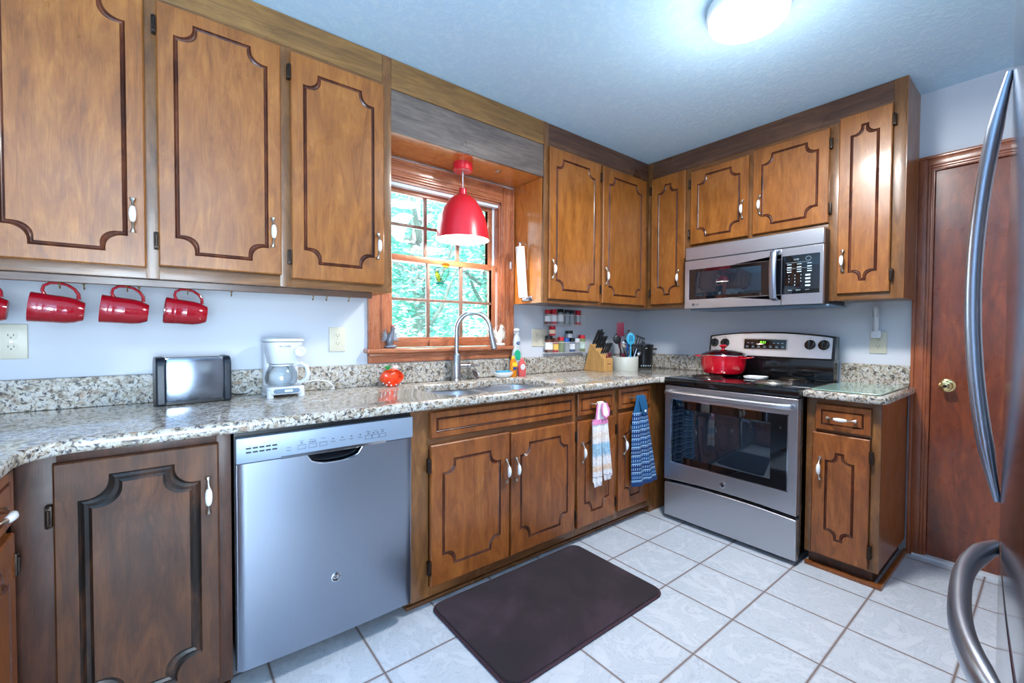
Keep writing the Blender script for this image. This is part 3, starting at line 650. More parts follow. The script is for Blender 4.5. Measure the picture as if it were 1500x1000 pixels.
# left of the dishwasher
cb = thing('base_cabinet', 'dark brown base cabinet with one door left of the dishwasher', 'cabinet', (-3.2, 0, 0))
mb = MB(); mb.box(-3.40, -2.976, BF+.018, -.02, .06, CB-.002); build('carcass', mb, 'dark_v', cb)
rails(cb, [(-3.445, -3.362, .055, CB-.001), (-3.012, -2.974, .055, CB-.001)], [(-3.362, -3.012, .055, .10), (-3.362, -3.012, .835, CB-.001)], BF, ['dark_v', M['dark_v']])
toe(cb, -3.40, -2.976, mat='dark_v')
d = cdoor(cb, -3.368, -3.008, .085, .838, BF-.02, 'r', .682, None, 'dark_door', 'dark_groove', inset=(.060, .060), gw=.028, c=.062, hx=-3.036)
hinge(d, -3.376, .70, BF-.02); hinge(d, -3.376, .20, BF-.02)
# left run
cb = thing('base_cabinet', 'base cabinet of the left run with drawers, at the left picture edge', 'cabinet', (-1.3, 3.7, 0), RL)
LF = 3.447
mb = MB(); mb.box(-2.0, -.62, LF+.018, 4.06, .06, CB-.002); build('carcass', mb, 'base_v', cb)
xs = [-.628, -1.05, -1.55, -2.0]
for i in range(3):
    a, b = xs[i+1], xs[i]
    rails(cb, [(b-.03, b, .055, CB-.001), (a, a+.02, .055, CB-.001)], [(a+.02, b-.03, .055, .10), (a+.02, b-.03, .69, .725), (a+.02, b-.03, .85, CB-.001)], LF, ['base_v', 'base_h'])
    drawer(cb, a+.022, b-.026, .715, .85, LF-.019, 'base_door', gw=.010)
    cdoor(cb, a+.022, b-.026, .10, .69, LF-.019, None, .5, 'r' if i == 0 else 'l', 'base_door', inset=.055, gw=.014)
mb = MB(); mb.box(-2.0, -.62, LF+.055, LF+.10, 0, .06); build('toe_kick', mb, 'base_h', cb)
# right of the range (wall B)
cb = thing('base_cabinet', 'small maple base cabinet right of the range beside the doorway', 'cabinet', (1.62, 0, 0), RB)
BB = -.574
mb = MB(); mb.box(1.468, 1.770, BB+.018, -.012, .075, CB-.002); build('carcass', mb, 'base_door', cb, bevel=.002)
rails(cb, [(1.468, 1.512, .07, CB-.001), (1.735, 1.771, .07, CB-.001)], [(1.512, 1.735, .07, .11), (1.512, 1.735, .70, .735), (1.512, 1.735, .84, CB-.001)], BB, ['base_v', 'base_h'])
mb = MB(); mb.box(1.478, 1.745, BB+.03, BB+.06, 0, .075); mb.box(1.735, 1.745, BB+.05, -.012, 0, .075); build('toe_kick', mb, 'dark_v', cb)
mb = MB(); mb.box(1.470, 1.785, BB-.006, BB+.02, 0, .020, bev=.004); mb.box(1.765, 1.785, BB+.02, -.01, 0, .020, bev=.004); build('shoe_moulding', mb, 'base_door', cb)
drawer(cb, 1.510, 1.735, .712, .838, BB-.019, 'base_door', gw=.008, inset=.03)
cdoor(cb, 1.500, 1.733, .080, .695, BB-.019, 'l', .518, 'r', 'base_door', inset=(.062, .095), gw=.012, c=.042, hx=1.537)

# ------------------------------------------------------------------ countertops
def slab(poly, hole, z0, z1, r=.010):
    """stone slab with rounded outer and hole edges"""
    def offset(pl, d):
        n = len(pl); out = []
        for i in range(n):
            p0, p1, p2 = Vector(pl[i-1]), Vector(pl[i]), Vector(pl[(i+1) % n])
            a = (p1-p0).normalized(); b = (p2-p1).normalized(); na = Vector((-a.y, a.x)); nb = Vector((-b.y, b.x))
            m = (na+nb); m = m/m.length_squared*2 if m.length > 1e-6 else na
            out.append(tuple(p1+m*d))
        return out
    b = bmesh.new(); prof = [(r, z1)] + [(r-r*math.sin(a), z1-r+r*math.cos(a)) for a in [PI/2*k/4 for k in range(1, 5)]] + [(r-r*math.sin(a), z0+r-r*math.cos(a)) for a in [PI/2*(4-k)/4 for k in range(0, 4)]] + [(r, z0)]
    ringsO = [[b.verts.new((u, v, z)) for u, v in offset(poly, d)] for d, z in prof]
    sets = [ringsO]
    if hole:
        sets.append([[b.verts.new((u, v, z)) for u, v in offset(hole, -d*.5)] for d, z in prof])
    for rs in sets:
        for A, B in zip(rs[:-1], rs[1:]):
            for i in range(len(A)):
                j = (i+1) % len(A); b.faces.new((A[i], A[j], B[j], B[i]))
    for k in (0, -1):
        es = []
        for rs in sets:
            L = rs[k]
            for i in range(len(L)):
                e = b.edges.get((L[i], L[(i+1) % len(L)])); es.append(e or b.edges.new((L[i], L[(i+1) % len(L)])))
        bmesh.ops.triangle_fill(b, edges=es, use_beauty=True)
    mb = MB(); mb.merge(b); return mb
def arc(cx, cy, r, a0, a1, n=8): return [(cx+r*math.cos(R(a0+(a1-a0)*i/n)), cy+r*math.sin(R(a0+(a1-a0)*i/n))) for i in range(n+1)]
def rrect(x0, x1, y0, y1, r, n=6):
    return arc(x1-r, y0+r, r, -90, 0, n)+arc(x1-r, y1-r, r, 0, 90, n)+arc(x0+r, y1-r, r, 90, 180, n)+arc(x0+r, y0+r, r, 180, 270, n)
# ccw outline of the main top (sink run + corner + left run)
main = [(-.010, -.004), (XL+.004, -.004), (XL+.004, -2.03), (-3.405, -2.03)] + arc(-3.405+.11, -.66-.11, .11, 180, 90, 8) + [(-.70, -.66), (-.672, -.692), (-.010, -.692)]
HX0, HX1 = -2.175, -1.44
hole = arc(HX1-.09, -.49, .09, -90, 0, 6)+arc(HX1-.12, -.26, .12, 0, 80, 6)+[(-1.72, -.175), (-1.80, -.205), (-1.88, -.205), (-1.94, -.175)]+arc(HX0+.12, -.26, .12, 100, 180, 6)+arc(HX0+.09, -.49, .09, 180, 270, 6)
ct = thing('countertop', 'L-shaped speckled granite countertop running past the sink to the range', 'countertop', (-2, -.3, CB))
build('slab', slab(main, hole, CB, CT, .012), 'granite', ct, ang=50)
mb = MB(); mb.box(XL+.003, -.003, -.023, -.002, CT, 1.018); mb.box(-.023, -.002, -.692, -.023, CT, 1.018); mb.box(XL+.002, XL+.022, -2.03, -.023, CT, 1.018)
build('backsplash', mb, 'granite_splash', ct, bevel=.003)
ct = thing('countertop', 'small granite countertop with backsplash right of the range', 'countertop', (1.62, -.3, CB), RB)
build('slab', slab([(1.466, -.01), (1.466, -.630)]+[(1.772, -.630), (1.800, -.602)]+[(1.800, -.01)], None, CB, CT, .012), 'granite', ct, ang=50)
mb = MB(); mb.box(1.466, 1.776, -.023, -.002, CT, 1.018); build('backsplash', mb, 'granite_splash', ct, bevel=.003)

# ------------------------------------------------------------------ sink + faucet
sk = thing('sink', 'stainless double-bowl undermount sink below the window', 'sink', (-1.81, -.38, CB))
def bowl(x0, x1, y0, y1, d=.19):
    mb = MB(); b = bmesh.new(); rs = []
    for o, z, rr in ((-.014, CB-.0015, .10), (0, CB-.0015, .095), (.004, CB-.012, .09), (.010, CB-d*.6, .085), (.03, CB-d*.93, .07), (.06, CB-d, .05)):
        rs.append([b.verts.new((u, v, z)) for u, v in rrect(x0+o, x1-o, y0+o, y1-o, rr, 8)])
    for A, B in zip(rs[:-1], rs[1:]):
        for i in range(len(A)): j = (i+1) % len(A); b.faces.new((A[i], A[j], B[j], B[i]))
    b.faces.new(rs[-1]); mb.merge(b)
    cx, cy = (x0+x1)/2, (y0+y1)/2+.03
    return mb, (cx, cy, CB-d)
for a, b in ((-2.185, -1.835), (-1.80, -1.425)):
    mb, c = bowl(a, b, -.59, -.145); o = build('bowl', mb, 'steel_sink', sk); 
    md = o.modifiers.new('thick', 'SOLIDIFY'); md.thickness = .0015; md.offset = 1
    mb = MB(); mb.lathe([(.044, .001), (.042, .004), (.034, .003), (.03, .0015), (0, .0015)], c, 28); build('drain', mb, 'chrome', o)
mb = MB(); mb.box(-1.835, -1.80, -.575, -.16, CB-.010, CB-.0015, bev=.004); build('divider', mb, 'steel_sink', sk)

fc = thing('kitchen_faucet', 'tall brushed nickel gooseneck pull-down faucet behind the sink', 'faucet', (-1.835, -.085, CT))
fx, fy = -1.835, -.085; dv = Vector((.78, -.62, 0)).normalized()
mb = MB(); mb.lathe([(.029, 0), (.029, .006), (.0245, .010), (.0245, .150), (.022, .156), (.014, .158)], (fx, fy, CT), 32); build('base', mb, 'nickel', fc)
pts = [Vector((fx, fy, CT+.155)), Vector((fx, fy, CT+.27))]; rr = .098; cz = CT+.292
for k in range(0, 15): a = PI - (PI*1.02)*k/14; pts.append(Vector((fx, fy, cz)) + dv*(rr+rr*math.cos(a)) + Vector((0, 0, rr*math.sin(a)*1.05)))
mb = MB(); mb.tube(pts, .0135, 18); build('spout', mb, 'nickel', fc)
e = pts[-1]; dn = (dv*.22+Vector((0, 0, -1))).normalized()
mb = MB(); mb.cyl(e-dn*.01, e+dn*.10, .0145, 24, 0, .0185); mb.cyl(e+dn*.10, e+dn*.104, .0165, 24, 1); build('spray_head', mb, ['nickel', 'black'], fc)
hd = Vector((1, -.10, 0)).normalized(); c0 = Vector((fx, fy, CT+.085))
mb = MB(); mb.cyl(c0+hd*.02, c0+hd*.062, .0175, 24); mb.cyl(c0+hd*.062, c0+hd*.068, .016, 24, 1); mb.cyl(c0+hd*.066, c0+hd*.084, .0165, 20)
mb.tube([c0+hd*.078, c0+hd*.10+Vector((0, 0, .0)), c0+hd*.15+Vector((0, 0, -.002))], [.010, .007, .005], 12); build('lever', mb, ['nickel', 'black'], fc)

# ------------------------------------------------------------------ dishwasher
dw = thing('dishwasher', 'stainless steel built-in dishwasher under the granite counter', 'dishwasher', (-2.666, -.3, 0))
X0, X1 = -2.968, -2.363
mb = MB(); mb.box(X0+.006, X1-.006, -.598, -.06, .10, .862); mb.box(X0+.02, X1-.02, -.48, -.08, .0, .10); build('tub', mb, 'black', dw)
mb = MB(); mb.box(X0+.001, X1-.001, -.612, -.598, .082, .866); build('gasket', mb, 'black', dw)
DF = -.642
# door skin with curved pocket around the grip
mb = MB(); b = bmesh.new(); n = 40; rows = []
gx0, gx1 = -2.76, -2.565
xsL = sorted(set([X0+.003, X1-.003, gx0, gx1] + [X0+.003+(X1-X0-.006)*i/n for i in range(n+1)] + [gx0+(gx1-gx0)*i/12 for i in range(13)]))
def ztop(x):
    if gx0 < x < gx1:
        t = (x-(gx0+gx1)/2)/((gx1-gx0)/2); return .762-.040*math.sqrt(max(0, 1-abs(t)**2.6))
    return .762
for x in xsL:
    ed = min(x-X0, X1-x); yy = DF + .012*max(0, 1-ed/.02)**2 + .007*(2*(x-(X0+X1)/2)/(X1-X0))**2
    rows.append([b.verts.new((x, yy, z)) for z in (.086, .10, .25, .40, .55, .68, ztop(x))])
for A, B in zip(rows[:-1], rows[1:]):
    for k in range(6): b.faces.new((A[k], B[k], B[k+1], A[k+1]))
mb.merge(b); o = build('door', mb, 'steel_v', dw)
mb = MB(); mb.box(X0+.004, X1-.004, -.629, -.613, .088, .714); mb.box(X0+.004, gx0, -.629, -.613, .714, .762); mb.box(gx1, X1-.004, -.629, -.613, .714, .762); build('door_core', mb, 'steel_v', o, bevel=.002)
mb = MB(); b = bmesh.new()
tri = []
for i in range(13):
    x = gx0+(gx1-gx0)*i/12; t = (x-(gx0+gx1)/2)/((gx1-gx0)/2); zz = .762-.040*math.sqrt(max(0, 1-abs(t)**2.6)); tri.append((x, DF+.004, zz))
mb.tube([(x, DF+.001, z) for x, y, z in tri], .0035, 8); mb.tube([(gx0, DF+.001, .762), (gx1, DF+.001, .762)], .002, 6); b.free(); build('grip_rim', mb, 'chrome', o)
mb = MB(); mb.box(gx0, gx1, -.622, -.61, .715, .765); build('grip_pocket', mb, 'blackglass', o)
cp = MB(); cp.box(X0+.003, X1-.003, DF-.004, -.612, .766, .848, bev=.004); cpo = build('control_panel', cp, 'dw_panel', dw)
mb = MB(); mb.box(X0+.13, X1-.115, DF-.0055, DF-.003, .762, .772); build('trim_strip', mb, 'chrome', cpo)
mb = MB()
for r_ in (0, 1):
    for c_ in range(5): mb.box(-2.938+c_*.0185, -2.938+c_*.0185+.0145, DF-.0052, DF-.0036, .811-r_*.013, .816-r_*.013)
build('vent_slots', mb, 'black', cpo)
for xx in (-2.775, -2.740, -2.705, -2.545, -2.518, -2.491):
    zz = .800; w2 = .0125; mb = MB()
    for a, b_, c_, d_ in ((xx-w2, xx+w2, zz-.0004, zz+.0008), (xx-w2, xx+w2, zz-.014, zz-.0132), (xx-w2, xx-w2+.0008, zz-.014, zz), (xx+w2-.0008, xx+w2, zz-.014, zz)): mb.box(a, b_, DF-.0048, DF-.0038, c_, d_)
    build('button', mb, 'dot', cpo)
for xx in (-2.775, -2.748, -2.740, -2.732, -2.672, -2.640, -2.608, -2.576, -2.545, -2.526, -2.510, -2.491):
    mb = MB(); mb.box(xx-.003, xx+.003, DF-.005, DF-.0038, .8055, .8085); build('indicator_light', mb, 'dot', cpo)
mb = MB()
for t, x, z in (('Start', -2.775, .814), ('Options', -2.74, .814), ('Cycle', -2.705, .814), ('Heavy', -2.672, .797), ('Normal', -2.640, .797), ('Light', -2.608, .797), ('Rinse', -2.576, .797), ('Reset', -2.545, .814), ('Lock', -2.518, .814), ('Delay', -2.491, .814), ('Clean', -2.815, .798), ('Wash', -2.815, .788)): mb.text(t, .0065, (x, DF-.0042, z), 0, .0004)
build('panel_lettering', mb, 'dot', cpo)
def badge(parent, x, z, y, r=.0165):
    q = Matrix.Rotation(PI/2, 4, 'X'); mb = MB(); mb.lathe([(0, 0), (r, 0), (r, .003), (r*.86, .0035), (r*.84, .0025), (0, .0025)], (x, y, z), 32, [0, 0, 0, 1, 1], q)
    mb.text('GE', r*1.05, (x, y-.0028, z), 0, .0008, .0004)
    mb.tube([(x+.72*r*math.cos(a), y-.0028, z+.72*r*math.sin(a)) for a in [2*PI*k/24 for k in range(24)]], .0005, 6, closed=True)
    build('badge', mb, ['chrome', 'hinge'], parent)
badge(o, -2.663, .300, DF)

# ------------------------------------------------------------------ range (face frame of wall B)
rg = thing('range', 'freestanding stainless electric coil range with black cooktop', 'stove', (1.078, -.33, 0), RB)
A0, A1 = .697, 1.459
mb = MB(); mb.box(A0, A1, -.62, -.03, .05, .862); mb.box(A0+.03, A1-.03, -.58, -.06, 0, .05); build('body', mb, 'black_gl', rg, bevel=.003)
mb = MB(); b = bmesh.new()
n = 24; top = [(A0+.002+(A1-A0-.004)*i/n, .238+.016*(1-(2*i/n-1)**2)) for i in range(n+1)]
poly = [(A0+.002, .028), (A1-.002, .028)]+top[::-1]; b.free()
mb.prism(poly, -.662, -.62, 'xz'); build('drawer', mb, 'steel', rg, bevel=.004)
bot = [(x, z+.020) for x, z in top]
mb = MB(); poly = bot+[(A1-.002, .858), (A0+.002, .858)]
hl = [(A0+.045, .375), (A1-.045, .375), (A1-.045, .775), (A0+.045, .775)]
mb.prism(poly, -.664, -.622, 'xz', 0, hl); od = build('oven_door', mb, 'steel', rg, bevel=.003)
mb = MB(); mb.box(A0+.045, A1-.045, -.661, -.63, .375, .775); build('window_glass', mb, 'blackglass', od, bevel=.002)
mb = MB()
for z0, z1 in ((.375, .379), (.771, .775)): mb.box(A0+.045, A1-.045, -.667, -.662, z0, z1)
for x0, x1 in ((A0+.045, A0+.049), (A1-.049, A1-.045)): mb.box(x0, x1, -.667, -.662, .375, .775)
build('window_trim', mb, 'chrome', od)
mb = MB(); mb.box(A0+.13, A1-.13, -.6625, -.660, .42, .72, bev=.001); build('inner_window', mb, 'navy_glass', od)
mb = MB(); hp = [(A0+.030, -.662, .812), (A0+.032, -.700, .818)]+[(A0+.05+(A1-A0-.10)*i/10, -.708-.006*(1-(i/5-1)**2), .818) for i in range(11)]+[(A1-.032, -.700, .818), (A1-.030, -.662, .812)]
mb.tube(hp, .0155, 16, sq=(.8, 1)); build('handle', mb, 'steel', od)
badge(od, 1.078, .318, -.664)
mb = MB(); mb.box(A0-.004, A1+.004, -.668, -.03, .864, .908, bev=.007); build('cooktop', mb, 'black_gl', rg)
# burners
for k, (x, y, r) in enumerate(((.885, -.50, .095), (.885, -.235, .075), (1.275, -.50, .095), (1.275, -.225, .075))):
    mb = MB(); mb.lathe([(r+.014, .0), (r+.016, .004), (r+.006, .006), (r-.01, .002), (r*.4, .001), (0, .001)], (x, y, .908), 36)
    pan = build('burner', mb, 'chrome', rg)
    mb = MB(); pts = []
    for i in range(110): a = 2*PI*4.2*i/109; q = .022+(r-.024)*i/109; pts.append((x+q*math.cos(a), y+q*math.sin(a), .9185))
    mb.tube(pts, .0036, 7)
    for a in (0, 2.1, 4.2): mb.box(x-.003, x+.003, y-.003, y+.003, .909, .916); mb.tube([(x, y, .9125), (x+r*math.cos(a), y+r*math.sin(a), .9125)], .0022, 5)
    build('coil', mb, 'hinge' if k != 2 else 'pewter', pan)
# backguard
mb = MB(); mb.box(A0+.004, A1-.004, -.115, -.03, .908, 1.045, bev=.004); build('back_riser', mb, 'black_gl', rg)
n = 20; arcp = [(A0-.0+(A1-A0)*i/n, 1.172+.028*(1-(2*i/n-1)**2)) for i in range(n+1)]
def guard(mbx, off, y0, y1, mi=0):
    """panel leaning back: bottom y0, top y1"""
    b = bmesh.new(); P = [(A0+off, 1.032+off*.6), (A1-off, 1.032+off*.6)]+[(min(max(x, A0+off), A1-off), z-off*.6) for x, z in arcp[::-1]]
    L = []
    for back in (0, 1):
        L.append([b.verts.new((x, (y0+(y1-y0)*(z-1.03)/.17) if not back else -.032, z)) for x, z in P])
    b.faces.new(L[0]); b.faces.new(L[1][::-1])
    for i in range(len(P)): j = (i+1) % len(P); b.faces.new((L[0][i], L[0][j], L[1][j], L[1][i]))
    mbx.merge(b, mi)
mb = MB(); guard(mb, 0, -.122, -.092); bg = build('backguard', mb, 'black_gl', rg, bevel=.004)
mb = MB(); guard(mb, .014, -.128, -.098); fp = build('control_fascia', mb, 'steel', bg, bevel=.002)
GY = lambda z: -.128+.03*(z-1.03)/.17
def tilt(): return Matrix.Rotation(math.atan2(.03, .17), 4, 'X')
mb = MB(); b = MB(); b.box(-.135, .135, -.003, .001, -.036, .036, bev=.002)
T = Matrix.Translation((1.073, GY(1.118), 1.118)) @ Matrix.Rotation(-math.atan(.03/.17), 4, 'X')
mb.merge(b.bm, 0, T)
b = MB(); b.box(-.128, .128, -.0042, 0, -.030, .030, bev=.001); mb.merge(b.bm, 1, T)
b = MB(); b.text('8:21', .022, (-.01, -.0046, .012)); mb.merge(b.bm, 2, T)
b = MB()
for i in range(7): b.box(-.115+i*.036, -.098+i*.036, -.0048, -.004, -.022, -.017); b.box(-.115+i*.036, -.103+i*.036, -.0048, -.004, -.012, -.0095)
for x in (-.11, -.085, .05, .075, .1): b.box(x, x+.012, -.0048, -.004, .006, .010)
mb.merge(b.bm, 3, T); build('control_display', mb, ['pewter', 'blackglass', 'lcd_on', 'panel_print'], bg)
for x in (.737, .812, 1.330, 1.402):
    mb = MB(); z = 1.122; q = Matrix.Rotation(PI/2-math.atan(.03/.17), 4, 'X'); mb.lathe([(.030, 0), (.030, .002), (.026, .004), (.024, .020), (.020, .024), (0, .024)], (x, GY(z), z), 28, 0, q)
    b = MB(); b.box(-.005, .005, -.022, .022, .018, .034, bev=.003); mb.merge(b.bm, 0, Matrix.Translation((x, GY(z), z)) @ q); 
    b = MB(); b.lathe([(.0315, 0), (.0315, .0012), (.030, .0012)], (0, 0, 0), 28); mb.merge(b.bm, 1, Matrix.Translation((x, GY(z), z)) @ q)
    build('knob', mb, ['black_gl', 'pewter'], bg)
    mb = MB(); b = MB()
    mb.text('OFF', .007, (x, GY(1.155)-.0006, 1.160)); mb.text('HI', .006, (x, GY(1.088)-.0006, 1.084)); build('knob_lettering', mb, 'dot', bg)

# ------------------------------------------------------------------ microwave
mw = thing('microwave', 'over-the-range stainless microwave with dark door and curved handle', 'microwave', (1.077, 0, 1.352), RB)
m0, m1 = .672, 1.478; MF = -.405
mb = MB(); mb.box(m0+.004, m1-.004, MF+.028, -.012, 1.352, 1.762); build('body', mb, 'black', mw, bevel=.002)
mb = MB(); mb.box(m0, m1, MF+.002, MF+.028, 1.676, 1.762); build('vent_panel', mb, 'steel', mw, bevel=.005)
mb = MB(); xd = 1.272
mb.prism([(m0, 1.352), (xd, 1.352), (xd, 1.672), (m0, 1.672)], MF, MF+.028, 'xz', 0, [(m0+.03, 1.412), (xd-.002-.0, 1.412), (xd-.002, 1.612), (m0+.03, 1.612)])
md_ = build('door', mb, 'steel', mw, bevel=.002)
mb = MB(); mb.box(m0+.03, xd-.002, MF+.001, MF+.02, 1.412, 1.612); build('door_glass', mb, 'blackglass', md_)
mb = MB(); mb.box(m0+.075, xd-.11, MF-.0002, MF+.002, 1.432, 1.592, bev=.0008); build('inner_window', mb, 'navy_glass', md_)
mb = MB(); mb.tube([(xd-.030, MF-.002, 1.385), (xd-.030, MF-.034, 1.395)]+[(xd-.030, MF-.036-.014*(1-(i/5-1)**2), 1.40+.25*i/10) for i in range(11)]+[(xd-.030, MF-.034, 1.655), (xd-.030, MF-.002, 1.665)], .017, 14, sq=(1.15, .5)); build('handle', mb, 'steel_hd', md_)
mb = MB(); q = Matrix.Rotation(PI/2, 4, 'X'); mb.lathe([(0, 0), (.009, 0), (.009, .0012), (0, .0012)], (m0+.065, MF, 1.378), 20, 0, q); mb.text('LG', .017, (m0+.092, MF-.0005, 1.378), 0, .0008, .0003); build('badge', mb, 'dot', md_)
mb = MB()
for a in range(60, 361, 20): pass
mb.tube([(m0+.065+.006*math.cos(R(a)), MF-.0014, 1.378+.006*math.sin(R(a))) for a in range(60, 361, 20)], .0007, 5); mb.box(m0+.065, m0+.071, MF-.002, MF-.001, 1.3775, 1.379); mb.cyl((m0+.0625, MF-.001, 1.381), (m0+.0625, MF-.002, 1.381), .001, 8); build('badge_face', mb, 'chrome', md_)
mb = MB(); mb.box(xd+.002, m1, MF, MF+.028, 1.352, 1.672); cpn = build('control_panel', mb, 'steel', mw, bevel=.002)
mb = MB(); mb.box(xd+.004, m1-.016, MF-.0015, MF+.001, 1.412, 1.628, bev=.001); build('keypad', mb, 'blackglass', cpn)
mb = MB(); rnd = random.Random(3)
for j, z in enumerate((1.575, 1.558, 1.545, 1.532)):
    for i in range(3): mb.box(xd+.030+i*.050, xd+.052+i*.050, MF-.0022, MF-.0014, z, z+(.005 if j % 2 else .003))
mb.box(xd+.025, xd+.145, MF-.0022, MF-.0014, 1.586, 1.5868); mb.box(xd+.025, xd+.145, MF-.0022, MF-.0014, 1.5535, 1.5543)
for j in range(4):
    for i in range(3):
        k = j*3+i+1; s = str(k) if k < 10 else ('', '0', '')[k-10]
        if s: mb.text(s, .012, (xd+.040+i*.030, MF-.0018, 1.515-j*.018))
    mb.box(xd+.122, xd+.146, MF-.0022, MF-.0014, 1.508-j*.019, 1.517-j*.019)
mb.text('STOP', .008, (xd+.045, MF-.0018, 1.432)); mb.text('START', .008, (xd+.088, MF-.0018, 1.432)); mb.text('LIGHT', .007, (xd+.132, MF-.0018, 1.432))
mb.text('12:30', .012, (xd+.075, MF-.0018, 1.603)); mb.tube([(xd+.135+.013*math.cos(R(a)), MF-.0018, 1.603+.011*math.sin(R(a))) for a in range(0, 360, 20)], .0006, 5, closed=True)
build('keypad_print', mb, 'panel_print', cpn)
mb = MB(); mb.box(m0+.01, m1+.01, MF+.06, -.03, 1.342, 1.352, bev=.002); mb.box(m0+.12, m0+.32, MF+.08, MF+.2, 1.339, 1.343); mb.box(m0+.46, m0+.66, MF+.08, MF+.2, 1.339, 1.343); build('bottom_grille', mb, 'grey_pl', mw)

# ------------------------------------------------------------------ refrigerator
FR = R(184.8); fpos = Vector((-2.346, -2.250, 0))
fr = bpy.data.objects.new('refrigerator', None); COL.objects.link(fr); fr.location = fpos; fr.rotation_euler = (0, 0, FR)
tag(fr, 'stainless bottom-freezer refrigerator seen edge-on at the right picture edge', 'refrigerator')
HW = .372
mb = MB(); mb.box(-HW+.004, HW-.004, .075, .73, .02, 1.775); build('cabinet', mb, 'steel_hd', fr, bevel=.006)
def frdoor(z0, z1, name):
    mb = MB(); b = bmesh.new(); n = 30; A = []
    pts = []
    for i in range(n+1):
        t = 2*i/n-1; pts.append((t*HW, -.006*(1-t*t)+.0))
    ed = [(-HW, .012), (-HW+.004, .003)]; ed2 = [(HW-.004, .003), (HW, .012)]
    P = [(-HW, .070)]+ed+[(x, y) for x, y in pts if abs(x) < HW-.01]+ed2+[(HW, .070)]
    mb.prism(P, z0, z1, 'xy'); return build(name, mb, 'steel_fr', fr, ang=30, bevel=.003)
ud = frdoor(.875, 1.80, 'upper_door'); ld = frdoor(.06, .862, 'freezer_door')
def bow(pts, r, parent, sq):
    mb = MB(); mb.tube(pts, r, 20, sq=sq); build('handle', mb, 'steel_hd', parent)
n = 24
z0h, z1h = .900, 1.645; xh = -HW+.020
pts = [(xh, -.004-.037*(1-abs(2*i/n-1)**2.0), z0h+(z1h-z0h)*i/n) for i in range(n+1)]
rads = [.008+.010*min(1, (1-abs(2*i/n-1))*4) for i in range(n+1)]
bow(pts, rads, ud, (.62, .9))
pts = [(xh+(.50)*i/n, -.004-.041*(1-abs(2*i/n-1)**2.6), .818-.0*(1-abs(2*i/n-1)**2)) for i in range(n+1)]
bow(pts, [.013+.007*min(1, (1-abs(2*i/n-1))*4) for i in range(n+1)], ld, (.62, 1.0))
mb = MB(); mb.box(-HW+.02, HW-.02, .03, .09, .0, .055); build('grille', mb, 'black', fr)

# ------------------------------------------------------------------ ceiling light + pendant
LX, LY = -1.385, -1.50
cl = thing('ceiling_light', 'round white flush drum light on the textured ceiling', 'ceiling light', (LX, LY, H))
mb = MB(); mb.lathe([(.10, 0), (.138, 0), (.146, -.012), (.148, -.046), (.142, -.052)], (LX, LY, H), 56, caps=False); mb.lathe([(0, -.001), (.138, -.001)], (LX, LY, H), 56); build('rim', mb, 'vinyl', cl)
mb = MB(); mb.lathe([(.141, -.046), (.140, -.066), (.134, -.074), (.10, -.078), (0, -.079)], (LX, LY, H), 56, caps=False); build('diffuser', mb, 'diffuser', cl)
mb = MB()
for dx, dy in ((-.03, .02), (-.02, .0), (-.012, -.012), (-.008, -.02), (.045, -.045)): mb.ball((LX+dx, LY+dy, H-.0795), .003, (1, 1, .4), 8)
build('specks', mb, 'hinge', cl)
dk = area('ceiling_lamp', (LX, LY, H-.083), (0, 0, 0), .25, .25, 36, (1, .97, .93)); dk.data.shape = 'DISK'
lamp('ceiling_lamp_spill', (LX, LY, H-.30), 8, (.93, .97, 1), .14)
PX, PY = -1.838, -.155
pd = thing('pendant_lamp', 'red dome pendant lamp hanging in front of the sink window', 'pendant lamp', (PX, PY, 2.13))
mb = MB(); mb.lathe([(0, 0), (.055, 0), (.055, -.040), (.050, -.044), (0, -.044)], (PX, PY, 2.13), 36, [0, 0, 0, 0]); build('canopy', mb, 'red_lamp', pd)
mb = MB()
for a in (.5, 2.6, 4.7): mb.ball((PX+.035*math.cos(a), PY+.035*math.sin(a), 2.085), .004, (1, 1, .6), 8)
mb.cyl((PX, PY, 2.088), (PX, PY, 2.075), .008, 12); build('canopy_screws', mb, 'pewter', pd)
mb = MB(); mb.tube([(PX, PY, 2.08), (PX, PY, 1.985)], .003, 8); build('cord', mb, 'wcord', pd)
mb = MB(); mb.cyl((PX, PY, 1.99), (PX, PY, 1.955), .022, 24); build('cap', mb, 'red_lamp', pd)
prof = [(.024, 1.958), (.045, 1.950), (.075, 1.925), (.105, 1.880), (.128, 1.825), (.141, 1.770), (.147, 1.725), (.150, 1.705)]
inn = [(r-.003, z-.001) for r, z in prof[::-1]]; inn[0] = (.147, 1.7052)
mb = MB(); mb.lathe([(r, z) for r, z in prof]+inn+[(0, 1.955)], (PX, PY, 0), 48, [0]*7+[1]*9, caps=False); build('lamp_shade', mb, ['red_lamp', 'white_in'], pd)
mb = MB(); mb.ball((PX, PY, 1.80), .030, (1, 1, 1.15), 18); mb.cyl((PX, PY, 1.83), (PX, PY, 1.95), .016, 14); build('bulb', mb, 'bulb', pd)
lamp('pendant_bulb_light', (PX, PY, 1.745), 9, (1, .93, .84), .03)

# ------------------------------------------------------------------ floor mat
mt = thing('floor_mat', 'dark plum plush floor mat in front of the sink cabinet', 'mat', (-1.83, -.87, 0))
pl = rrect(-2.268, -1.375, -1.172, -.592, .055)
mb = MB(); mb.prism(pl, .001, .010); build('binding', mb, 'rug_edge', mt, bevel=.004)
mb = MB(); mb.prism(rrect(-2.258, -1.385, -1.162, -.602, .05), .010, .018); build('pile', mb, 'rug', mt, bevel=.005)

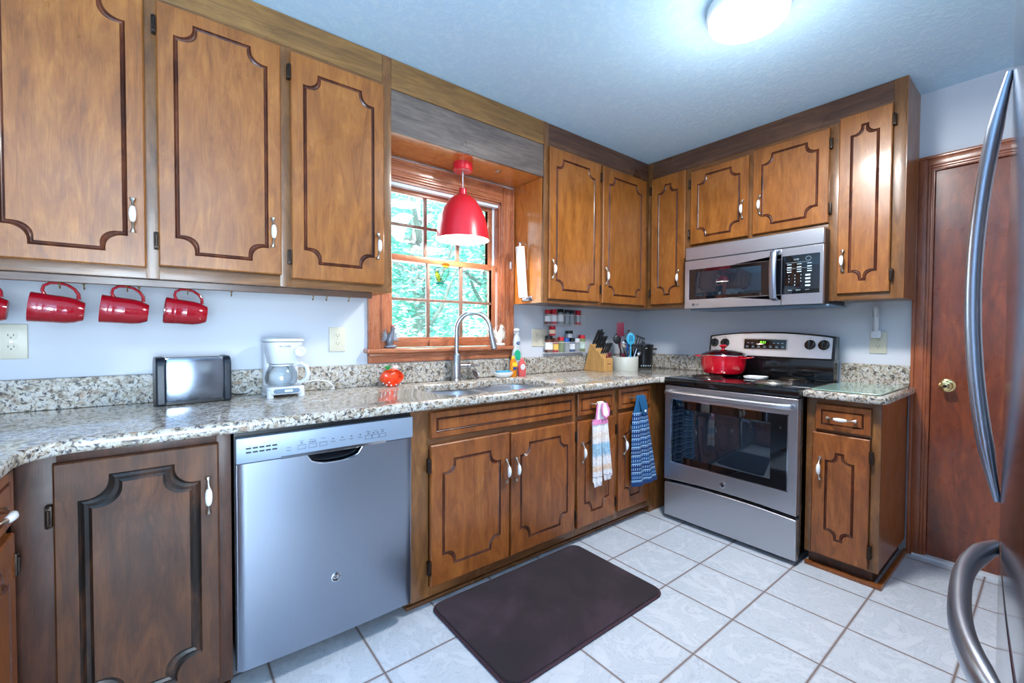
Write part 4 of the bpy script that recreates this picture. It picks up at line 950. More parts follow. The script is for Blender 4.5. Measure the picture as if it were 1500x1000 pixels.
# ------------------------------------------------------------------ mugs on the hooks
mug = bpy.data.objects.new('mug', None); COL.objects.link(mug)
mb = MB(); hh = .0575
prof = [(0, -hh+.004), (.022, -hh+.004), (.024, -hh), (.028, -hh), (.031, -hh+.006), (.037, -hh+.020), (.0405, -.02), (.0415, -.001), (.0418, .000), (.0418, .002), (.0415, .003), (.0425, .028), (.0432, .030), (.0428, .032), (.0434, .040), (.0440, .042), (.0436, .044), (.0445, hh-.002), (.0435, hh), (.041, hh-.001), (.0395, .03), (.037, -.02), (.031, -.040), (0, -.047)]
mb.lathe(prof, (0, 0, 0), 40, [1, 1, 1]+[0]*22); body = build('body', mb, ['red', 'rawclay'], mug)
mb = MB(); hp = [(.040, 0, .030), (.052, 0, .036), (.066, 0, .034), (.076, 0, .022), (.079, 0, .004), (.076, 0, -.014), (.066, 0, -.030), (.052, 0, -.040), (.036, 0, -.042)]
mb.tube(hp, [.0065, .0058, .0055, .0055, .0055, .0055, .0056, .006, .007], 12, sq=(1.35, .8)); build('handle', mb, 'red', mug)
places = [(-3.572, .03, 'red mug cut off by the left picture edge, hanging from a hook'), (-3.404, .02, 'red mug hanging above the double outlet, second from the left'), (-3.243, -.02, 'red mug hanging left of the toaster, second from the right'), (-3.076, .0, 'rightmost red mug, hanging above the chrome toaster')]
for i, (x, rz, lb) in enumerate(places):
    o = mug if i == 0 else copy_tree(mug)
    o.scale = (1.07, 1.07, 1.07); o.location = (x, -.2425, 1.2575); o.rotation_euler = (0, R(-84), rz+R(4)); tag(o, lb, 'mug', 'red mugs hanging under the cabinet')

# ------------------------------------------------------------------ outlets
def outlet(name, label, x, z, rz, gangs=1, w=.078, h=.122, cover=None):
    t = thing(name, label, 'outlet', (x, 0, z), rz); W_ = w if gangs == 1 else .138
    mb = MB(); mb.box(x-W_/2, x+W_/2, -.0065, -.0005, z-h/2, z+h/2, bev=.003); build('wall_plate', mb, 'almond', t, bevel=.001)
    for g in range(gangs):
        gx = x+(g-(gangs-1)/2)*.060
        for s in (-1, 1):
            zc = z+s*.020; mb = MB()
            mb.prism([(gx+.0155*math.cos(a)*(1.02), zc+min(.0125, max(-.0125, .0165*math.sin(a)))) for a in [2*PI*k/28 for k in range(28)]], -.0085, -.005, 'xz')
            mb.box(gx-.0075, gx-.0055, -.0088, -.0083, zc-.001, zc+.007, 1); mb.box(gx+.0055, gx+.0075, -.0088, -.0083, zc-.001, zc+.006, 1); mb.cyl((gx, -.0083, zc-.006), (gx, -.0088, zc-.006), .0024, 10, 1)
            build('socket', mb, ['almond', 'black'], t)
        mb = MB(); mb.cyl((gx, -.006, z), (gx, -.0078, z), .003, 10); build('screw', mb, 'pewter', t)
    return t
outlet('wall_outlet', 'wide almond wall outlet below the mugs at the left edge', -3.578, 1.150, 0, 2, h=.122)
outlet('wall_outlet', 'almond duplex outlet between the coffee maker and the window', -2.472, 1.149, 0)
outlet('wall_outlet', 'almond double wall outlet beside the spice rack', -1.125, 1.150, 0, 2)
outlet('wall_outlet', 'almond outlet right of the range with a white device plugged in', 1.634, 1.140, RB)
nl = thing('plug_in_device', 'white plug-in air freshener above the outlet right of the range', 'air freshener', (1.628, -.03, 1.17), RB)
mb = MB(); mb.box(1.604, 1.652, -.036, -.0095, 1.166, 1.208, bev=.008); build('plug_body', mb, 'white_pl', nl)
mb = MB(); mb.tube([(1.628, -.026, 1.205), (1.628, -.028, 1.25), (1.627, -.032, 1.30), (1.626, -.034, 1.338), (1.626, -.034, 1.345)], [.017, .018, .021, .022, .017], 20, sq=(1, .72)); build('wand', mb, 'white_pl', nl)
mb = MB()
for k in range(6): mb.box(1.615, 1.638, -.0508, -.0490, 1.318-k*.006, 1.320-k*.006)
build('print', mb, 'dot', nl)

# ------------------------------------------------------------------ toaster
tx0, tx1, ty0, ty1 = -3.172, -2.935, -.168, -.040; tz = CT
to = thing('toaster', 'two-slot toaster with polished steel side and dark end caps', 'toaster', (-3.05, -.10, CT))
to.rotation_euler.z = R(5.5)
mb = MB(); mb.box(tx0+.028, tx1-.024, ty0+.004, ty1-.004, tz+.012, tz+.178, bev=.014); build('housing', mb, M['chrome_t'], to)
for s, (a, b) in (('l', (tx0, tx0+.030)), ('r', (tx1-.026, tx1))):
    P = [(ty0, tz+.003), (ty1, tz+.003), (ty1, tz+.150)]+[(ty1-.032+.032*math.cos(R(t)), tz+.150+.034*math.sin(R(t))) for t in (20, 45, 70, 90)]+[(ty0+.032-.032*math.cos(R(t)), tz+.150+.034*math.sin(R(t))) for t in (90, 70, 45, 20)]+[(ty0, tz+.150)]
    mb = MB(); mb.prism(P, a, b, 'yz'); build('end_cap', mb, 'navy_pl', to, bevel=.006, seg=3)
mb = MB(); mb.box(tx0+.012, tx1-.010, ty0+.010, ty1-.010, tz+.003, tz+.016); build('base', mb, 'black', to)
mb = MB(); mb.box(tx0+.036, tx1-.032, ty0+.030, ty0+.052, tz+.176, tz+.1795); mb.box(tx0+.036, tx1-.032, ty1-.052, ty1-.030, tz+.176, tz+.1795); build('slot', mb, 'black', to)
mb = MB(); mb.box(tx0+.030, tx1-.026, ty0+.024, ty1-.024, tz+.174, tz+.1785, bev=.001); build('top_plate', mb, 'chrome', to)
mb = MB(); mb.box(tx1-.002, tx1+.010, -.115, -.09, tz+.10, tz+.112, bev=.003); mb.cyl((tx1-.002, -.10, tz+.045), (tx1+.008, -.10, tz+.045), .011, 16); build('lever', mb, 'black', to)
mb = MB(); cp = [(tx1-.004, -.06, CT+.03), (-2.90, -.05, CT+.008), (-2.86, -.04, CT+.006), (-2.80, -.036, CT+.022), (-2.72, -.032, CT+.03), (-2.64, -.034, CT+.012), (-2.55, -.05, CT+.005), (-2.45, -.048, CT+.005), (-2.36, -.050, CT+.0045), (-2.335, -.05, CT+.006)]
mb.tube(cp, .003, 8); mb.cyl((-2.352, -.05, CT+.010), (-2.315, -.052, CT+.010), .009, 12); build('power_cord', mb, 'cord', to)

# ------------------------------------------------------------------ coffee maker
cx, cy = -2.735, -.115
co = thing('coffee_maker', 'white drip coffee maker with glass carafe on the counter', 'coffee maker', (cx, cy, CT))
def rr2(x0, x1, y0, y1, r): return rrect(x0, x1, y0, y1, r, 5)
mb = MB(); mb.prism(rr2(cx-.074, cx+.074, cy-.082, cy+.078, .03), CT+.012, CT+.046); build('base', mb, 'white_pl', co, bevel=.008, seg=3)
mb = MB()
for sx in (-1, 1):
    for sy in (-.062, .055): mb.cyl((cx+sx*.060, cy+sy, CT), (cx+sx*.060, cy+sy, CT+.03), .014, 14)
build('foot', mb, 'white_pl', co)
mb = MB(); mb.prism([(cx-.045, CT+.019), (cx+.045, CT+.019), (cx+.052, CT+.028), (cx+.045, CT+.038), (cx-.045, CT+.038), (cx-.052, CT+.028)], cy-.0855, cy-.080, 'xz'); build('switch_panel', mb, 'grey_pl', co, bevel=.002)
mb = MB(); mb.box(cx-.010, cx+.022, cy-.089, cy-.084, CT+.023, CT+.034, bev=.003); build('switch', mb, 'white_pl', co)
mb = MB(); mb.prism(rr2(cx-.070, cx+.070, cy+.030, cy+.079, .018), CT+.040, CT+.236); build('column', mb, 'white_pl', co, bevel=.003)
mb = MB()
P0 = rr2(cx-.056, cx+.056, cy-.060, cy+.078, .03); b = bmesh.new(); rs = []
for z, gx, gy in ((.143, .0, 0), (.158, .003, .006), (.190, .008, .012), (.228, .013, .016), (.236, .013, .016)):
    rs.append([b.verts.new((cx+(u-cx)*(1+gx/.045), cy+.02+(v-cy-.02)*(1+gy/.07) if v < cy+.02 else v, CT+z)) for u, v in P0])
for A, B in zip(rs[:-1], rs[1:]):
    for i in range(len(A)): j = (i+1) % len(A); b.faces.new((A[i], A[j], B[j], B[i]))
b.faces.new(rs[0][::-1]); b.faces.new(rs[-1]); mb.merge(b); build('filter_housing', mb, 'white_pl', co, ang=50)
mb = MB(); mb.prism(rr2(cx-.078, cx+.078, cy-.080, cy+.080, .035), CT+.238, CT+.252); build('lid', mb, 'white_pl', co, bevel=.004)
mb = MB(); q = Matrix.Rotation(PI/2, 4, 'X'); mb.lathe([(.024, 0), (.024, .006), (.020, .010), (.012, .010), (.010, .006), (0, .006)], (cx+.052, cy-.076, CT+.196), 24, [0, 0, 0, 0, 1, 1], q)
build('dial', mb, ['white_pl', 'almond'], co)
mb = MB(); mb.text('MR. COFFEE', .0085, (cx-.005, cy-.0785, CT+.218)); build('lettering', mb, 'dot', co)
mb = MB(); mb.lathe([(.030, .0), (.020, -.010), (0, -.012)], (cx-.005, cy-.01, CT+.143), 20); build('drip_cone', mb, 'black', co)
mb = MB(); gl = [(.052, .0), (.060, .008), (.064, .030), (.060, .055), (.048, .078), (.042, .086), (.046, .092)]
mb.lathe([(0, 0)]+gl, (cx-.008, cy-.012, CT+.049), 36, caps=False); cf = build('carafe', mb, 'clear', co)
mb = MB(); mb.lathe([(0, .098), (.030, .098), (.047, .092), (.047, .086), (.043, .086)], (cx-.008, cy-.012, CT+.047), 30, caps=False); build('carafe_lid', mb, 'white_pl', cf)
mb = MB(); hx, hy = cx+.035, cy-.045
mb.tube([(hx, hy, CT+.136), (hx+.025, hy-.012, CT+.143), (hx+.045, hy-.02, CT+.130), (hx+.052, hy-.024, CT+.100), (hx+.046, hy-.02, CT+.074), (hx+.026, hy-.012, CT+.060), (hx+.012, hy-.004, CT+.062)], [.008, .009, .010, .010, .010, .009, .007], 12, sq=(1.1, .9)); build('carafe_handle', mb, 'white_pl', cf)
mb = MB(); mb.tube([(cx+.06, cy+.06, CT+.03), (cx+.10, cy+.07, CT+.045), (-2.58, -.038, CT+.05), (-2.53, -.036, CT+.042), (-2.505, -.042, CT+.02), (-2.50, -.05, CT+.004), (-2.52, -.06, CT+.004)], .003, 8); build('power_cord', mb, 'wcord', co)

# ------------------------------------------------------------------ strawberry scrubber holder
sc = thing('scrubber_holder', 'orange strawberry-shaped ceramic scrubber holder on the counter', 'sponge holder', (-2.235, -.115, CT))
mb = MB(); b = bmesh.new(); bmesh.ops.create_uvsphere(b, u_segments=36, v_segments=24, radius=1)
for v in b.verts:
    x, y, z = v.co; w_ = 1-.22*max(0, -z)-.10*max(0, z)**2
    nx, ny, nz = x*.064*w_, y*.042*w_, z*.047
    # heart-shaped hollow facing the front
    hx_, hz_ = x/.72, (z+.02)/.72; inside = (hx_**2+(hz_-.55*abs(hx_)**.8*.9)**2)
    if y < 0 and inside < 1: ny = -.006 + (.012)*inside
    if z < -.8: nz = -.044
    v.co = (nx, ny, nz+.045)
mb.merge(b, 0, Matrix.Translation((-2.235, -.115, CT))); build('bowl', mb, 'orange', sc, ang=60)
mb = MB()
for a, zz in ((-.055, .022), (-.040, .014), (-.018, .010), (.010, .012), (.035, .014), (.052, .026), (-.028, .026)): mb.ball((-2.235+a*.95, -.115-.042*math.sqrt(max(.02, 1-(a/.064)**2))*.80, CT+zz+.0), .0038, (1, .6, 1), 10)
build('seed_dots', mb, 'white_pl', sc)
mb = MB()
for a in (-.9, -.45, 0, .5): mb.tube([(-2.255, -.115, CT+.088), (-2.255+.02*math.sin(a), -.120, CT+.104), (-2.255+.034*math.sin(a), -.126, CT+.112-.01*abs(a))], [.008, .006, .002], 8, sq=(1.2, .5))
build('leaf', mb, 'green', sc)
mb = MB(); mb.ball((-2.215, -.112, CT+.098), .010, (1.6, .5, 1.1), 12); build('blossom', mb, 'pink_w', sc)

# ------------------------------------------------------------------ things around the sink
st = thing('sink_strainer', 'round chrome sink strainer leaning beside the faucet', 'strainer', (-1.745, -.075, CT))
mb = MB(); q = Matrix.Rotation(R(58), 4, 'X') @ Matrix.Rotation(R(18), 4, 'Y')
mb.lathe([(.033, .0), (.033, .004), (.030, .005), (.026, .002), (.024, -.008), (.006, -.010), (.005, -.004), (0, -.004)], (-1.705, -.085, CT+.030), 36, 0, q); build('basket', mb, 'nickel', st)
mb = MB()
for a in range(10): mb.ball(Vector((-1.705, -.085, CT+.030))+(q @ Vector((.018*math.cos(a*PI/5), .018*math.sin(a*PI/5), -.0055))), .0022, seg=6)
build('holes', mb, 'hinge', st)
dsh = thing('sponge_dish', 'small white oval dish behind the right sink bowl', 'dish', (-1.50, -.092, CT))
mb = MB(); b = bmesh.new(); rs = []
for k, z, f in ((.042, 0, 0), (.058, .006, 0), (.070, .022, 0), (.074, .034, 0), (.071, .034, 0), (.062, .012, 0), (.0, .008, 0)):
    rs.append([b.verts.new((-1.50+k*math.cos(a), -.092+k*.52*math.sin(a), CT+z)) for a in [2*PI*i/36 for i in range(36)]])
for A, B in zip(rs[:-1], rs[1:]):
    for i in range(36): j = (i+1) % 36; b.faces.new((A[i], A[j], B[j], B[i]))
b.faces.new(rs[0][::-1]); mb.merge(b); build('dish_body', mb, 'ceramic', dsh)
mb = MB(); mb.box(-1.552, -1.452, -.112, -.075, CT+.020, CT+.042, bev=.006); solo('sponge', mb, 'blue_sp', 'blue sponge lying in the small white dish', 'sponge', (-1.50, -.092, CT+.02))
def bottle(name, label, x, y, w, d, prof, mat, cap, capmat, extra=None, cat='bottle'):
    t = thing(name, label, cat, (x, y, CT)); mb = MB(); b = bmesh.new(); rs = []
    for k, z in prof: rs.append([b.verts.new((x+w*k*math.copysign(abs(math.cos(a))**.75, math.cos(a)), y+d*k*math.copysign(abs(math.sin(a))**.75, math.sin(a)), CT+z)) for a in [2*PI*i/28 for i in range(28)]])
    for A, B in zip(rs[:-1], rs[1:]):
        for i in range(28): j = (i+1) % 28; b.faces.new((A[i], A[j], B[j], B[i]))
    b.faces.new(rs[0][::-1]); b.faces.new(rs[-1]); mb.merge(b); build('bottle_body', mb, mat, t, ang=60)
    mb = MB()
    for r_, z0, z1 in cap: mb.cyl((x, y, CT+z0), (x, y, CT+z1), r_, 18)
    build('cap', mb, capmat, t); return t
vd = Vector((-.62, -.78, 0))
t = bottle('soap_bottle', 'tall clear and white spray bottle with green label by the window casing', -1.372, -.060, .037, .024, [(.9, 0), (1, .01), (1, .10), (.92, .15), (.66, .185), (.72, .22), (.60, .245), (.34, .262)], 'clearwhite', [(.012, .26, .285), (.016, .275, .282)], 'white_pl')
mb = MB(); mb.ball((-1.378, -.066, CT+.296), .015, (1.5, 1, .8), 14); build('spray_head', mb, 'white_pl', t)
mb = MB(); mb.prism([(-1.372-.022+.0, CT+.105)]+[(-1.372-.020+.030*math.cos(a)*.9+.006, CT+.135+.034*math.sin(a)) for a in (2.8, 2.2, 1.6, 1.0, .4, -.2)]+[(-1.358, CT+.105)], -.0868, -.0845, 'xz'); build('label', mb, 'mint', t)
mb = MB(); mb.ball((-1.372, -.074, CT+.212), .016, (1, .35, .8), 20); build('oval_label', mb, 'navy', t)
mb = MB(); mb.text('dw', .014, (-1.372, -.0802, CT+.212)); build('label_lettering', mb, 'white_pl', t)
t = bottle('soap_bottle', 'small orange dish soap bottle with yellow label behind the dish', -1.432, -.100, .024, .018, [(.9, 0), (1, .006), (1, .07), (.85, .095), (.5, .11), (.4, .12)], 'amber', [(.011, .115, .130)], 'yellow')
mb = MB(); mb.box(-1.450, -1.414, -.1195, -.1175, CT+.068, CT+.092); mb.box(-1.446, -1.420, -.1197, -.1178, CT+.045, CT+.062, 1); build('label', mb, ['yellow', 'navy'], t)
t = bottle('soap_bottle', 'small pink soap bottle with white round label, right of the orange one', -1.372, -.115, .027, .019, [(.9, 0), (1, .006), (1, .06), (.85, .085), (.5, .10), (.4, .108)], 'pink', [(.011, .105, .118)], 'pinkcap')
mb = MB(); mb.ball((-1.378, -.1335, CT+.062), .019, (1, .12, 1), 20); build('label', mb, 'white_pl', t)

# figurines on the sill
def figurine(label, x, y, s, seed, m1, m2, m3, cap):
    rn = random.Random(seed); t = thing('bird_figurine', label, 'figurine', (x, y, 1.10)); z = 1.10
    mb = MB(); mb.ball((x, y, z+.008), .03*s, (1, .8, .32), 18)
    for k in range(9): a = rn.uniform(0, 2*PI); mb.ball((x+.022*s*math.cos(a), y+.016*s*math.sin(a), z+.010), .010*s, (1, 1, .8), 8)
    build('base', mb, m2, t)
    mb = MB(); mb.tube([(x-.004, y, z+.012), (x-.006, y-.004, z+.035*s), (x, y-.006, z+.060*s), (x+.008, y-.006, z+.078*s), (x+.010, y-.008, z+.090*s)], [.012*s, .020*s, .016*s, .009*s, .008*s], 14); mb.ball((x+.011, y-.009, z+.096*s), .0105*s, (1, 1, 1), 14)
    mb.tube([(x+.016, y-.014, z+.096*s), (x+.027, y-.020, z+.090*s)], [.004, .001], 8); build('body', mb, m1, t)
    mb = MB(); mb.ball((x+.010, y-.008, z+.105*s), .009*s, (1.1, 1, .7), 12); build('crest', mb, cap, t)
    for side in (-1, 1):
        mb = MB()
        for k in range(7):
            a = .3+k*.26; L = (.060-.003*k)*s; ox = side*.012
            p0 = Vector((x+ox, y+.002, z+.040*s)); p1 = p0+Vector((side*L*math.sin(a)*.75, rn.uniform(-.006, .006), L*math.cos(a)))
            mb.tube([p0, (p0+p1)/2+Vector((side*.004, 0, .003)), p1], [.006*s, .0055*s, .0012], 8, sq=(1.3, .5))
        build('wing', mb, m3, t)
    return t
figurine('grey bird figurine with a red crest on the left end of the sill', -2.205, -.022, 1.12, 2, 'grey_fig', 'grey_fig', 'grey_fig_w', 'redcrest')
figurine('ivory and brown bird figurine on the right end of the sill behind the faucet', -1.485, -.022, 1.28, 5, 'white_fig', 'white_fig', 'white_fig', 'brown_fig')
sn = thing('sun_catcher', 'yellow and teal stained glass sun catcher hanging on the window', 'sun catcher', (-1.885, .005, 1.60))
xx, zz = -1.878, 1.545
def sheet(name, poly, mat):
    mb = MB(); mb.prism([(xx+u, zz+v) for u, v in poly], .004, .0065, 'xz'); build(name, mb, mat, sn)
petal = lambda cx_, cz_, w_, h_, r_: [(cx_+w_*math.cos(a)*math.cos(r_)-h_*math.sin(a)*math.sin(r_), cz_+w_*math.cos(a)*math.sin(r_)+h_*math.sin(a)*math.cos(r_)) for a in [2*PI*k/20 for k in range(20)]]
pa, pb, pc, pd_ = petal(-.028, -.035, .014, .034, .35), petal(.018, -.020, .018, .044, -.45), petal(-.016, -.072, .024, .008, 0), petal(.022, .035, .024, .014, 0)
for nme, pl_, m_ in (('yellow_petal', pa, 'stain_y'), ('pale_petal', pb, 'stain_g'), ('teal_leaf', pc, 'stain_t'), ('top_petal', pd_, 'stain_y')): sheet(nme, pl_, m_)
mb = MB()
for pl_ in (pa, pb, pc, pd_): mb.tube([(xx+u, .0052, zz+v) for u, v in pl_], .0016, 6, closed=True)
mb.tube([(xx+.015, .0052, zz+.045), (xx+.012, .006, zz+.075)], .0009, 5); build('leading', mb, 'hinge', sn)

# ------------------------------------------------------------------ paper towels on the cabinet side
pt = thing('paper_towel_holder', 'slim paper towel roll on a chrome holder on the cabinet side', 'paper towel holder', (-1.395, -.15, 1.40))
ax0, ax1 = Vector((-1.392, -.150, 1.395)), Vector((-1.412, -.138, 1.735))
dd = (ax1-ax0).normalized()
mb = MB(); mb.cyl(ax0+dd*.012, ax1-dd*.012, .028, 28); mb.cyl(ax1-dd*.012, ax1-dd*.0115, .012, 16, 1); build('roll', mb, ['paper', 'almond'], pt)
mb = MB(); mb.tube([ax0-dd*.004, ax1+dd*.012], .004, 10); mb.ball(ax1+dd*.012, .009, seg=12)
mb.tube([ax1+dd*.002, ax1+Vector((.02, -.01, .014)), ax1+Vector((.050, -.005, .004))], .003, 8)
mb.tube([ax0+Vector((-.01, -.02, .0)), ax0+Vector((0, -.034, .010)), ax0+Vector((.012, -.050, .012)), ax0+Vector((.030, -.058, .0)), ax0+Vector((.032, -.02, -.004)), ax0+Vector((0, .0, -.004))], .0035, 8)
mb.box(-1.3645, -1.3588, -.20, -.10, 1.385, 1.415, bev=.002); mb.tube([ax0+Vector((0, 0, -.004)), (-1.362, -.15, 1.392)], .004, 8); build('bracket', mb, 'chrome', pt)

# ------------------------------------------------------------------ spice rack and jars
sr = thing('spice_rack', 'white wire two-tier spice rack on the wall under the cabinet', 'spice rack', (-.90, 0, 1.04))
for nme, x0, x1, z0, z1 in (('upper_basket', -1.100, -.735, 1.243, 1.312), ('lower_basket', -1.100, -.700, 1.045, 1.118)):
    mb = MB()
    for z in (z0, z1): mb.tube([(x0, -.004, z), (x0, -.066, z), (x1, -.066, z), (x1, -.004, z)], .0022 if z == z1 else .0016, 7)
    k = int((x1-x0)/.0135)
    for i in range(k+1):
        x = x0+(x1-x0)*i/k; mb.tube([(x, -.066, z1), (x, -.066, z0), (x, -.004, z0)], .0009, 5)
    mb.tube([(x0, -.004, z0), (x1, -.004, z0)], .0016, 6); build(nme, mb, 'wire', sr)
mb = MB()
for x in (-1.098, -.80): mb.tube([(x, -.004, 1.032), (x, -.004, 1.33)], .0018, 7)
mb.tube([(-1.098, -.004, 1.235), (-.80, -.004, 1.235)], .0014, 6); build('back_frame', mb, 'wire', sr)
def jar(name, label, x, y, z, r, h, body, cap, lab=None, ch=.02, group=None, tilt=0, sq=1):
    t = bpy.data.objects.new(name, None); COL.objects.link(t); t.location = (x, y, z); t.rotation_euler = (tilt, 0, 0); tag(t, label, 'spice jar', group)
    mb = MB(); mb.lathe([(0, 0), (r*.92, 0), (r, .003), (r, h-ch-.004), (r*.86, h-ch)], (0, 0, 0), 20); build('jar_body', mb, body, t)
    mb = MB(); mb.lathe([(r*.93, h-ch), (r*.95, h-.002), (r*.90, h), (0, h)], (0, 0, 0), 20); build('lid', mb, cap, t)
    if lab:
        mb = MB(); mb.lathe([(r+.0004, h*.18), (r+.0004, h*.60)], (0, 0, 0), 20, caps=False); build('label', mb, lab, t)
    return t
g = 'spice jars in the wire rack'
up = [(-1.077, .022, .098, 'brown', 'red_cap', 'paper', 'brown spice jar with red lid at the left end of the upper tier'), (-1.020, .023, .104, 'red_cap', 'red_cap', 'paper', 'all-red spice tin with white label, second on the upper tier'),
      (-.955, .023, .108, 'glassy', 'black', 'paper', 'clear spice jar with black lid, third on the upper tier'), (-.890, .019, .106, 'glassy', 'black', None, 'slim clear spice jar with black lid, fourth on the upper tier'), (-.838, .019, .104, 'glassy', 'black', None, 'slim clear spice jar with black lid, fifth on the upper tier'), (-.775, .022, .104, 'red_cap', 'red_cap', 'glassy', 'red spice tin at the right end of the upper tier')]
for x, r, h, bd, cp_, lb_, tx in up: jar('spice_jar', tx, x, -.034, 1.2455, r, h, bd, cp_, lb_, .024, g)
lo = [(-1.065, .028, .118, 'brown', 'black', 'paper', 'wide brown spice jar with black lid and white label, left end of the lower tier'), (-1.003, .024, .098, 'red_cap', 'brown', 'yellow', 'red and yellow spice tin with brown lid on the lower tier'), (-.948, .024, .108, 'greensp', 'red_cap', None, 'green herb jar with red lid on the lower tier'),
      (-.893, .024, .098, 'glassy', 'bluecap', None, 'clear spice jar with blue lid on the lower tier'), (-.837, .024, .100, 'navy', 'black', 'paper', 'blue spice jar with white label on the lower tier'), (-.785, .022, .096, 'glassy', 'white_pl', None, 'clear spice jar with white lid on the lower tier'), (-.733, .026, .122, 'greensp', 'red_cap', 'mintpale', 'herb jar with red lid and pale label at the right end of the lower tier')]
for x, r, h, bd, cp_, lb_, tx in lo: jar('spice_jar', tx, x, -.034, 1.0475, r, h, bd, cp_, lb_, .026, g)
t = jar('spice_jar', 'small red and cream spice tin stacked on the left jars of the lower tier', -1.035, -.036, 1.167, .024, .066, 'red_cap', 'red_cap', 'cream', .016, g)
t = jar('spice_jar', 'spice jar with dark lid stacked over the middle of the lower tier', -.868, -.036, 1.149, .030, .052, 'glassy', 'black', None, .022, g)

# ------------------------------------------------------------------ knife block
kb = thing('knife_block', 'light beech knife block full of black-handled knives', 'knife block', (-.66, -.13, CT), R(0))
KX0, KX1 = -.698, -.600
P = [(-.225, CT), (-.225, CT+.098), (-.118, CT+.196), (-.075, CT+.205), (-.020-.012, CT)]
P = [(-.222, CT), (-.026, CT), (-.085, CT+.200), (-.112, CT+.190), (-.150, CT+.150), (-.160, CT+.150), (-.196, CT+.105), (-.222, CT+.092)]
mb = MB(); mb.prism(P, KX0, KX1, 'yz'); build('block', mb, 'block', kb, bevel=.003)
mb = MB(); mb.box(KX0+.038, KX0+.078, -.2226, -.2218, CT+.052, CT+.0575); build('stamp', mb, 'brown', kb)
kdir = Vector((.10, -.42, .90)).normalized()
def knife(name, label, x, y, z, L, w_, th_, kind='knife'):
    t = bpy.data.objects.new(name, None); COL.objects.link(t); p0 = Vector((x, y, z)); t.location = p0; tag(t, label, kind, 'knives in the beech block')
    mb = MB(); pts = [kdir*(.002), kdir*.012, kdir*(L*.5), kdir*(L*.85), kdir*L]; mb.tube(pts, [w_*.75, w_*.9, w_*.82, w_, w_*.7], 12, sq=(.7, .95)); build('handle', mb, 'black', t)
    mb = MB(); mb.tube([kdir*-.004, kdir*.006], [w_*.95, w_*.95], 12, sq=(.45, 1)); build('bolster', mb, 'chrome', t)
    mb = MB()
    for q in (.3, .6): mb.ball(kdir*(L*q)+Vector((-w_*.5, 0, 0)), .0022, seg=6)
    build('rivet', mb, 'pewter', t)
for i, x in enumerate((-.680, -.650, -.620)): knife('knife', ('large black-handled knife at the back left of the block', 'large black-handled knife at the back middle of the block', 'black-handled knife at the back right of the block')[i], x, -.098, CT+.196, (.118, .122, .100)[i], .0125, .01)
for i, x in enumerate((-.686, -.664, -.642, -.620)): knife('steak_knife', ('leftmost steak knife of the middle row', 'second steak knife of the middle row from the left', 'third steak knife of the middle row from the left', 'rightmost steak knife of the middle row')[i]+' in the block', x, -.134, CT+.168, .098, .0095, .01)
for i, x in enumerate((-.682, -.658, -.634, -.612)): knife('steak_knife', ('leftmost steak knife of the front row', 'second steak knife of the front row from the left', 'third steak knife of the front row from the left', 'rightmost steak knife of the front row')[i]+' in the block', x, -.178, CT+.128, .088, .0095, .01)
sx_ = thing('kitchen_scissors', 'black-handled kitchen scissors at the front of the knife block', 'scissors', (-.665, -.208, CT+.10))
for s in (-1, 1):
    mb = MB(); c = Vector((-.640+s*.0135, -.216, CT+.118)); mb.tube([c+Vector((.010*math.cos(a), -.3*.016*math.sin(a), .018*math.sin(a))) for a in [2*PI*k/16 for k in range(16)]], .0032, 8, closed=True); build('grip', mb, 'maroon', sx_)

